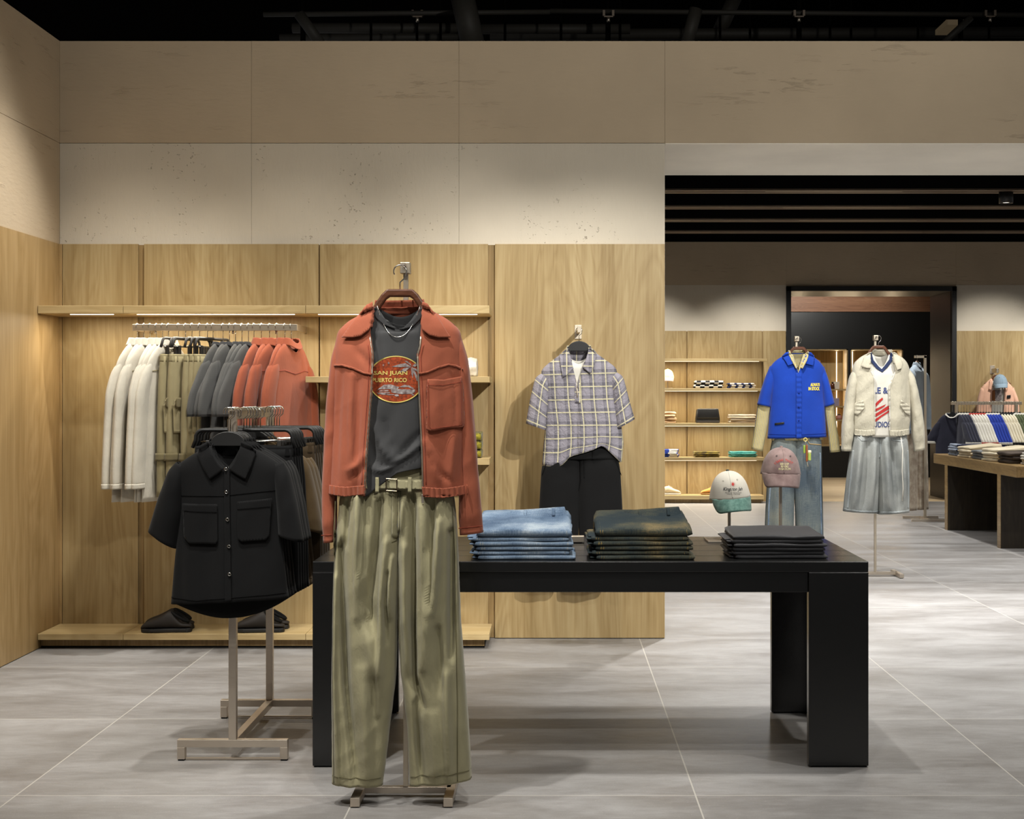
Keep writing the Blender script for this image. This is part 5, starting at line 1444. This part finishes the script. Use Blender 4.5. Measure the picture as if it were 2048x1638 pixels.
text('front_lettering', 'I SANG THAT', [cr2], M['redthread'], c2, off=.0013, width=.084, height=.010, cx=.001, cz=.0645, arc=.052, bold=.01)
for s_, w_, z_ in (('SONG OF', .037, .0475), ('RIVERS', .031, .037), ('IN BABYLON', .051, .0265)):
    text('front_lettering', s_, [cr2], M['creamthread'], c2, off=.0012, width=w_, height=.0085, cx=.003, cz=z_, bold=.01)
seam('brim_seam', [[(-.07, .001), (-.03, -.001), (.03, -.001), (.07, .001)]], .003, [cr2], M['terra_seam'], c2) if False else None


# ================================================================== folded clothes
def folded(name, label, cat, loc, w, d, h, m, rot=0.0, group=None, seed=0.0, rise=0.0, lip=None, wob=.003, layers=1, stitchm=None, side=False):
    """a folded garment: rounded front lip, slightly loose back, gently wavy"""
    t = thing(name, label, cat, loc, rot, group)
    prof = []
    hl = h / layers
    for l in range(layers):
        for k in range(9):
            a = -PI / 2 + PI * k / 8
            prof.append((-d / 2 - hl * .5 * math.cos(a) * .9 + .004 * l * (layers > 1), l * hl + hl / 2 + hl / 2 * math.sin(a) * .96))
    for k in range(1, 9): prof.append((-d / 2 + d * k / 8, h + rise * (k / 8) ** 1.3))
    prof += [(d / 2 + .006, h * .5 + rise * .6), (d / 2, .0)]
    for k in range(1, 6): prof.append((d / 2 - d * k / 6, .0))
    def build(nm, prof, mat, par, grow=0.0, close=True, x0=-w / 2, x1=w / 2, nx=30):
        vs, fs = [], []
        npf = len(prof)
        for i in range(nx + 1):
            u = i / nx; x = x0 + (x1 - x0) * u
            e = min(u, 1 - u) * nx
            sh = 1 - .35 * max(0, 1 - e / 1.5) ** 2
            for (y, z) in prof:
                nz = noise.noise((x * 9 + seed, y * 7, seed + .5)) * wob * min(1, z / h) + noise.noise((x * 40 + seed, y * 30, z * 60)) * wob * .25
                ny = noise.noise((x * 7 + seed * 2, z * 30, seed)) * wob * 1.5
                zz = h / 2 + (z - h / 2) * sh + nz
                xx = x + noise.noise((y * 12, z * 70, seed + 5 + u)) * .006 * (1 if u in (0, 1) else 0)
                yy = y + ny
                if grow: yy -= grow; zz += grow * (1 if z > h / 2 else -.2)
                vs.append((xx, yy, max(zz, .0005)))
        for i in range(nx):
            for j in range(npf if close else npf - 1):
                a, b = i * npf + j, i * npf + (j + 1) % npf
                fs.append((a, b, b + npf, a + npf))
        if close:
            fs.append(tuple(range(npf))[::-1]); fs.append(tuple(nx * npf + j for j in range(npf)))
        return mesh_obj(nm, vs, fs, mat, par)
    build('body', prof, m, t)
    if lip: build('fold_edge', [p for p in prof if p[0] < -d / 2 + .07 and p[1] > .001][: 9 * layers + 2], lip, t, .0015, False)
    if side:
        n0 = len(prof)
        for q_ in range(2):
            p2 = [(-d / 2 + .03 + .03 * q_ + (y + d / 2) * .8, h * (.08 + .46 * q_) + z_ * .42) for y, z_ in prof]
            build('inner_fold', p2, m, t, 0, True, -w / 2 - .010 - .007 * ((seed * 3 + q_) % 2), -w / 2 + .06, 8)
    if stitchm:
        fp = [p for p in prof if p[0] < -d / 2 + .001 or (p[1] >= h - 1e-6)][: 9 * layers + 6]
        for xx in (-w / 2 + .018, -w / 2 + .027, w / 2 - .02):
            build('stitched_seam', fp, stitchm, t, .0008, False, xx, xx + .0018, 2)
    return t


def jean_stack(pxl, pxr, D, n, hs, m, stm, name, what, grp, d=.27, top_h=.03, rise=.04, jit=.009, cat='jeans', band=True):
    X0, X1 = (pxl - CX) * D / F, (pxr - CX) * D / F
    z = TZ; w = X1 - X0
    for i in range(n):
        h = hs if i < n - 1 else top_h
        last = i == n - 1
        lab = ('topmost, loosely folded %s of its stack on the black table' if last else '%s ' % (ORD[i] if i else 'lowest') + '%s from the bottom of its stack on the black table') % what
        if i == 0: lab = 'lowest %s of its stack on the black table' % what
        x = (X0 + X1) / 2 + jit * math.sin(i * 2.3 + w * 40) - .002 * i
        t = folded(name, lab, cat, (x, D + d / 2 + .012 + .004 * math.sin(i * 1.7), z), w * (1 - .01 * (i % 3)), d, h - .0004, m, .008 * math.sin(i * 3.1), grp, 3.1 * i + w * 7, rise if last else 0, None, .0045 if last else .0028, 1, stm, not last)
        if last and band:
            zz = h + rise * .72
            o = loft('waistband', [(-w * .16, zz + .012, w * .42, zz + .028, .016, d * .40), (-w * .19, zz - .004, w * .44, zz + .006, .034, d * .36), (-w * .24, zz - .024, w * .47, zz - .020, .062, d * .31)], m, t, None, n=48, m=8, fold=mkfold(4, .008, 22, 6, 0, .5), thick=.004)
            seam('belt_loop', [[(.0, zz + .014), (.0, zz - .01)], [(w * .3, zz + .022), (w * .3, zz - .004)]], .012, [o], m, t, None, off=.004, thick=.003)
        z += h


jean_stack(952, 1147, 5.462, 6, .0172, M['bluejean'], M['stitch_blue'], 'folded_jeans', 'pair of mid blue jeans', 'mid blue jeans folded on the black table', .29, .034, .045)
jean_stack(1190, 1387, 5.462, 6, .0178, M['darkjean'], M['stitch_dark'], 'folded_jeans', 'pair of dark dirty-wash jeans', 'dark jeans folded on the black table', .29, .034, .042)
jean_stack(1470, 1655, 5.49, 6, .0148, M['greypant'], None, 'folded_trousers', 'pair of dark grey trousers', 'grey trousers folded on the black table', .27, .016, .012, .004, 'trousers', False)


def pile(labels, loc, w, d, h, m, rot=0, group=None, name='folded_sweater', cat='folded clothes', lip=None, rise=0.0, layers=1, wob=.004, jit=.01):
    z = loc[2]
    for i, lab in enumerate(labels):
        folded(name, lab, cat, (loc[0] + jit * math.sin(i * 2.1), loc[1] + jit * math.cos(i * 1.7), z), w, d, h - .0004, m, rot + .03 * math.sin(i * 2.7), group, i * 1.7 + loc[0] + loc[1], rise if i == len(labels) - 1 else 0, lip, wob, layers)
        z += h


def plabs(n, what, where): return ['%s of %d %s %s' % (('lowest' if i == 0 else 'topmost' if i == n - 1 else ORD[i] + ' from the bottom'), n, what, where) for i in range(n)]


wh = 'on the brown oak table'
pile(plabs(5, 'navy knits with checked edges', wh), (4.31, 14.93, BZ), .32, .3, .024, fabric('navy knit', '#1a1f35'), D2(-90), 'navy checked knits', lip=checks('navy check', '#1d2740', '#b9c4d4', .022, .02, ax=(0, 1)))
pile(plabs(4, 'ecru knits', wh), (4.29, 14.45, BZ), .3, .32, .028, fabric('ecru knit', '#cdbfa2'), D2(-84), 'ecru knits', rise=.03)
pile(plabs(3, 'grey denim shorts', wh), (4.31, 14.05, BZ), .28, .32, .03, denim('grey denim', '#55585b', '#8b8d8d'), D2(-82), 'grey denim pieces', name='folded_shorts', rise=.03)
pile(plabs(4, 'cream ribbed knits', wh), (4.31, 13.65, BZ), .3, .34, .03, fabric('cream knit', '#d6c9ad'), D2(-80), 'cream ribbed knits', rise=.03)
pile(plabs(3, 'dark brown denim', wh), (4.34, 13.27, BZ), .28, .34, .035, denim('brown denim', '#2a2420', '#5a5048'), D2(-82), 'dark brown denim pieces', name='folded_jeans', cat='jeans', rise=.02)
pile(plabs(5, 'white knits', wh), (4.42, 12.92, BZ), .24, .34, .022, M['offwhite'], D2(-90), 'white knits')

# far shelf goods
def gx(x): return (x - CX) * 18.72 / F
def far(labels, x0, x1, ysh, h, m, group, name='folded_tshirt', **kw):
    pile(labels, ((gx(x0) + gx(x1)) / 2, 18.78, zg(ysh) + .0015), gx(x1) - gx(x0), .22, h, m, 0, group, name, **kw)
w8 = 'on a far wall shelf'
far(['lower checkered towel of two on the far wall shelf', 'upper black and white checkered towel of two on the far wall shelf'], 1389, 1445, 776.5, .05, checks('checker knit', '#1a1918', '#cfcac0', .115, .05), 'checkered knits', 'checkered_towel', jit=.01)
far(plabs(3, 'navy and white striped knits', w8), 1457, 1509, 776.5, .022, stripes('navy stripe', '#cfcac2', '#2b3358', .09, .38, 0, src='obj'), 'striped knits')
far(plabs(4, 'crumpled tan shorts', w8), 1322, 1351, 846.5, .036, fabric('tan cotton', '#c4a27a', crinkle=.7), 'tan shorts', 'folded_shorts', wob=.012)
far(plabs(4, 'beige trousers', w8), 1459, 1511, 846.5, .028, fabric('beige cotton', '#b7a58c'), 'beige trousers', 'folded_trousers')
far(plabs(5, 'blue-print white tees', w8), 1318, 1356, 915, .02, checks('blue print', '#d6d0c4', '#2c3f8c', .22, .08), 'printed white tees')
far(plabs(4, 'brown yellow-print tees', w8), 1389, 1438, 915, .018, fabric('brown tee', '#3a2e27', c2='#8b7a2e', vscale=14), 'dark brown tees')
far(plabs(4, 'teal tees', w8), 1460, 1512, 915, .018, fabric('teal tee', '#2f7f79', c2='#5fa79d', vscale=20), 'teal tees')
# black bag
bx0, bx1 = gx(1392), gx(1440)
t = thing('black_bag', 'black leather flap bag on the third far wall shelf from the top', 'bag', ((bx0 + bx1) / 2, 18.78, zg(846.5) + .0015))
bw = (bx1 - bx0) / 2
prism('body', [(-bw, .0), (bw, .0), (bw * 1.0, .06), (bw * .9, .17), (bw * .86, .182), (-bw * .86, .182), (-bw * .9, .17), (-bw, .06)], -.06, .06, M['leather'], t, .015, True)
prism('flap', [(-bw * .9, .06), (bw * .9, .06), (bw * .86, .186), (-bw * .86, .186)], -.072, -.05, M['leather'], t, .008, True)
prism('base_trim', [(-bw * .98, .002), (bw * .98, .002), (bw * .98, .03), (-bw * .98, .03)], -.066, .066, M['leather_br'], t, .006)
# pale yellow cap on a stand
cx_ = gx(1336)
t = thing('cap_stand', 'thin steel cap stand on the far wall shelf, under the pale yellow cap', 'cap stand', (cx_, 18.78, zg(776.5) + .001))
box('base_plate', -.06, .06, -.05, .05, 0, .006, M['steel'], t); box('pole', -.006, .006, -.006, .006, .006, .17, M['steel'], t)
cap('pale yellow cap on a thin stand at the left of the far wall shelf', (cx_, 18.78, zg(755)), (M['capyellow'], fabric('cap mauve brim', '#a58d86'), M['capyellow']), .95)
cap('light blue cap hooked in front of the pink shirt on the far wall', (LN.x - .012, LN.y - .16, CAMH - (768 - CY) * 18.6 / F), (M['capblue'], M['capblue'], M['capblue']), 1.05, D2(-4), D2(-12))


def shoe(label, loc, rot, m, sole_m, L=.28, kind='clog', group=None):
    t = thing('shoe', label, 'shoe', loc, rot, group)
    # sections along the length: (position, half width, sole top, upper top)
    S = [(-.5, .018, .018, .03), (-.47, .032, .018, .045), (-.38, .042, .02, .06), (-.22, .046, .02, .075), (-.05, .042, .02, .098), (.06, .036, .02, .118), (.14, .034, .02, .105 if kind == 'clog' else .11), (.3, .034, .022, .052 if kind == 'clog' else .095), (.44, .032, .024, .046 if kind == 'clog' else .1), (.5, .018, .024, .04 if kind == 'clog' else .08)]
    vs, fs = [], []
    nn = 20
    R, _ = resample([(a, b, c_, d_) for a, b, c_, d_ in S], 26, 1)
    for a, b, c_, d_ in R:
        for j in range(nn):
            th = 2 * PI * j / nn
            u = math.copysign(abs(math.cos(th)) ** .7, math.cos(th)); v = math.sin(th)
            vs.append((a * L, b * u, (c_ + (d_ - c_) * (v * .5 + .5) ** .8)))
    for i in range(26):
        for j in range(nn): fs.append((i * nn + j, i * nn + (j + 1) % nn, (i + 1) * nn + (j + 1) % nn, (i + 1) * nn + j))
    fs.append(tuple(range(nn))[::-1]); fs.append(tuple(26 * nn + j for j in range(nn)))
    mesh_obj('upper', vs, fs, m, t)
    out = [(-.5 * L, -.012), (-.46 * L, -.036), (-.3 * L, -.047), (-.1 * L, -.044), (.15 * L, -.036), (.4 * L, -.037), (.49 * L, -.024), (.51 * L, 0)]
    out = out + [(x, -y) for x, y in out[::-1][1:]]
    prism('sole', out, .002, .022, sole_m, t, .004, axis='z')
    prism('heel', [(.2 * L, -.033), (.44 * L, -.035), (.5 * L, -.02), (.5 * L, .02), (.44 * L, .035), (.2 * L, .033)], 0, .012, sole_m, t, .002, axis='z')
    if kind == 'clog':
        v, f = tube_geo([(.075 + .045 * math.cos(a), .027 * math.sin(a), .082 - .026 * math.cos(a)) for a in [2 * PI * k / 20 for k in range(20)]], .008, 8, True)
        mesh_obj('fleece_collar', v, f, M['black_matt'], t)
    else:
        for k in range(4): tube('lace', [((-.12 + .05 * k) * L, -.02, .085 + .009 * k), ((-.11 + .05 * k) * L, 0, .1 + .008 * k), ((-.1 + .05 * k) * L, .02, .085 + .009 * k)], .003, sole_m, t, 5)
    return t


Dz = 8.02
def sp(x, D=Dz): return (x - CX) * D / F
shoe('dark brown slip-on clog at the front of the low plinth, left of the rack', (sp(336), 7.99, .0865), D2(3), M['leather_br'], M['sole'], .275, 'clog', 'dark clogs on the plinth')
shoe('dark brown slip-on clog half hidden behind its mate on the low plinth', (sp(340, 8.12), 8.11, .0865), D2(-4), M['leather_br'], M['sole'], .275, 'clog', 'dark clogs on the plinth')
shoe('black shoe on the low plinth behind the rear post of the steel rack', (sp(521), 7.99, .0865), D2(2), M['leather_br'], M['sole'], .275, 'clog', 'black shoes on the plinth')
shoe('second black shoe just behind the one at the rear rack post', (sp(530, 8.12), 8.11, .0865), D2(-3), M['leather_br'], M['sole'], .275, 'clog', 'black shoes on the plinth')
shoe('cream lace-up sneaker on the far plinth shelf, at the end of the near wall', (gx(1339), 18.74, zg(991) + .001), D2(183), fabric('cream sneaker', '#d8c7a4'), M['offwhite'], .3, 'sneaker')
shoe('tan suede sneaker on the far plinth shelf behind the white cap', (gx(1425), 18.76, zg(991) + .001), D2(3), fabric('tan suede', '#c58f4c'), fabric('gum sole', '#8f6a3a'), .3, 'sneaker')
# things on the short shelves behind the jacket
t = folded('white_towel', 'crumpled white bundle at the end of the upper short shelf, behind the jacket sleeve', 'towel', (sp(935), 8.08, zf(753) + .001), .1, .18, .07, M['white'], 0, None, 2, .02, None, .02)
for k in range(3):
    p = zf(917) + .001 + .047 * k
    t = folded('packaged_socks', ['lowest', 'middle', 'topmost'][k] + ' black and yellow packet on the lower short shelf, behind the jacket sleeve', 'packet', (sp(948), 8.06, p), .085, .16, .046, fabric('black yellow pack', '#191919', c2='#8f8426', vscale=55), 0, 'black packets on the short shelf', k * 2.0, 0, None, .006)
# little goods in the lit niches
def niche_item(nm, label, x, zoff_, hh, r, m, m2=None):
    xw = (x - CX) * (YQ + .15) / F
    t = thing(nm, label, 'bottle', (xw, YQ + .15, NZ0 + zoff_ + .0255), 0, 'goods in the lit niches')
    lathe('body', [(.001, 0), (r, 0), (r, hh * .7), (r * .5, hh * .8), (r * .5, hh * .86), (.001, hh * .86)], m, t, 16)
    lathe('lid', [(.001, hh * .86), (r * .55, hh * .86), (r * .55, hh), (.001, hh)], m2 or M['black'], t, 16)
bb_ = plain('amber glass', '#5a2e18', .2); pc_ = plain('pale carton', '#d8d2c6', .6)
niche_item('amber_bottle', 'small amber bottle on the middle niche shelf beside the cobalt shirt', 1665, .95, .12, .035, bb_)
xw = (1673 - CX) * (YQ + .2) / F
tag(box('carton', xw - .05, xw + .05, YQ + .2, YQ + .24, NZ0 + .9755, NZ0 + 1.1, pc_), 'pale small carton behind the amber bottle in the lit niche', 'carton')
xw = (1672 - CX) * (YQ + .2) / F
tag(box('carton', xw - .06, xw + .05, YQ + .18, YQ + .25, NZ0 + .6855, NZ0 + .82, plain('lilac carton', '#9c93a8', .6)), 'lilac carton on the lower shelf of the lit niche beside the cobalt shirt', 'carton')
niche_item('pink_jar', 'small pink jar on the bottom shelf of the lit niche', 1678, .43, .09, .05, plain('pink jar', '#c48a80', .4))
# ------------------------------------------------------------------ light: track spots overhead, added fill spots, led shelf strips
def spot(name, loc, tgt, power, size=60, blend=.6, col=(1, .86, .68), r=.05):
    l = bpy.data.lights.new(name, 'SPOT'); l.energy = power; l.spot_size = D2(size); l.spot_blend = blend; l.color = col; l.shadow_soft_size = r
    o = bpy.data.objects.new(name, l); COL.objects.link(o); o.location = loc
    o.rotation_euler = (Vector(tgt) - Vector(loc)).to_track_quat('-Z', 'Y').to_euler()
    return o


def strip(name, x, y, z, L, power, col=(1, .82, .58), w=.02, rx=0.0):
    l = bpy.data.lights.new(name, 'AREA'); l.shape = 'RECTANGLE'; l.size = L; l.size_y = w; l.energy = power; l.color = col
    o = bpy.data.objects.new(name, l); COL.objects.link(o); o.location = (x, y, z); o.rotation_euler = (rx, 0, 0)
    return o


def ceil_area(name, x, y, z, sx, sy, power, col=(1, .95, .87)):
    l = bpy.data.lights.new(name, 'AREA'); l.shape = 'RECTANGLE'; l.size = sx; l.size_y = sy; l.energy = power; l.color = col
    o = bpy.data.objects.new(name, l); COL.objects.link(o); o.location = (x, y, z)
    return o


WARM = (1, .975, .91)
COOL = (1, .985, .95)
# wall washers along the back wall
for x in (-2.35, -1.45, -.45, .35):
    spot('wall_washer', (x, 6.5, 4.35), (x, 8.25, .2), 150, 52, .75, WARM, .06)
spot('wall_washer', (-1.3, 5.6, 4.3), (-2.84, 5.9, .4), 520, 56, .75, WARM, .06)
spot('wall_washer', (-1.4, 7.2, 4.3), (-2.84, 7.4, .4), 400, 56, .75, WARM, .06)
# front accent spots
spot('track_or_fill_spot', (2.6, 2.4, 4.2), (.15, 8.0, 1.2), 1300, 26, .5, WARM, .04)
spot('track_or_fill_spot', (.3, 2.0, 4.3), (-.5, 5.0, 1.1), 260, 34, .5, WARM, .04)
spot('track_or_fill_spot', (-2.2, 2.6, 4.3), (-1.3, 5.6, .9), 420, 34, .5, WARM, .04)
spot('track_or_fill_spot', (-1.1, 4.0, 4.4), (-.5, 5.0, .6), 420, 34, .6, WARM, .04)
# over the table and aisle
for x, y, p in ((.3, 5.85, 330), (1.9, 6.0, 260), (-1.9, 4.2, 260), (.4, 3.4, 260), (2.2, 4.4, 260), (-.6, 7.1, 240), (1.7, 7.0, 220)):
    spot('track_or_fill_spot', (x, y, 4.4), (x, y + .2, 0), p * .88, 70, .8, WARM, .05)
spot('track_or_fill_spot', (2.8, .6, 4.6), (.6, 8.3, 3.1), 950, 62, 1.0, WARM, .1)  # unseen wide fill, added to brighten the header
# far room
for x, y, p in ((1.5, 10.2, 260), (3.0, 10.0, 260), (4.6, 10.4, 260), (2.0, 13.0, 300), (4.0, 13.2, 260), (5.6, 12.0, 260), (2.2, 15.8, 300), (4.0, 16.4, 260), (6.0, 15.6, 260)):
    spot('far_downlight_or_fill', (x, y, 3.36), (x, y + .1, 0), p * 1.15, 95, .8, COOL, .06)
for x in (1.2, 2.6, 5.8, 7.0):
    spot('far_wall_washer', (x, 17.3, 3.36), (x, 19.0, .9), 240, 74, .8, WARM, .06)
spot('far_accent', (1.6, 8.9, 2.78), (1.9, 11.3, 1.2), 90, 50, .6, WARM, .03)
spot('far_accent', (2.9, 8.9, 2.78), (2.5, 11.0, 1.2), 35, 50, .6, WARM, .03)
spot('far_accent', (3.9, 11.6, 3.3), (5.0, 16.2, 1.1), 160, 45, .6, WARM, .03)
spot('far_downlight_or_fill', (1.6, 10.4, 3.36), (1.7, 8.9, 0), 700, 70, .8, COOL, .06)  # added fill: lights the floor so its bounce brightens the soffit
spot('far_downlight_or_fill', (3.4, 10.4, 3.36), (3.3, 8.9, 0), 700, 70, .8, COOL, .06)  # second added fill for the soffit bounce
# passage
for x in (3.6, 5.2): spot('passage_downlight', (x, 21.8, 3.36), (x, 22.6, 0), 130, 100, .8, WARM, .06)
spot('passage_downlight', (4.2, 22.4, 3.36), (4.6, 24.4, 2.9), 160, 80, .8, WARM, .06)
# led strips
strip('shelf_led', (sx0 + xs(611)) / 2, YSF + .061, zf(627) - .006, xs(611) - sx0 - .25, 11, (1, .91, .74))
strip('shelf_led', (xs(611) + sx1) / 2, YSF + .061, zf(627) - .006, xs(979) - xs(611) - .15, 6, (1, .91, .74))
for k, y_ in enumerate((722.5, 782, 852, 921)):
    strip('far_shelf_led', (xg(1200) + xg(1530)) / 2, YSG + .026, zg(y_) - .008, xg(1530) - xg(1200) - .2, 15, (1, .9, .72))
for x0, x1 in ((A0, A1), (B0, B1)):
    for xx in (x0 + .106, x1 - .124):
        o = strip('niche_led', xx, YQ + .335, (NZ0 + NZ1) / 2, NZ1 - NZ0 - .1, 5, (1, .78, .5)); o.rotation_euler = (D2(90), D2(90), PI)
wld = bpy.data.worlds.new('store'); SC.world = wld; wld.use_nodes = True
bg = wld.node_tree.nodes['Background']; bg.inputs[0].default_value = (1, .985, .96, 1); bg.inputs[1].default_value = .16

cam = bpy.data.cameras.new('camera'); co = bpy.data.objects.new('camera', cam); COL.objects.link(co)
co.location = (0, 0, CAMH); co.rotation_euler = (PI / 2, 0, 0)
cam.sensor_fit = 'HORIZONTAL'; cam.sensor_width = 36; cam.lens = F / 2048 * 36
cam.shift_x = -(CX - 1024) / 2048; cam.shift_y = -(819 - CY) / 2048
cam.clip_end = 100
SC.camera = co
vs = SC.view_settings
vs.view_transform = 'Standard'; vs.look = 'None'; vs.exposure = 0.0; vs.gamma = 1; vs.use_curve_mapping = False
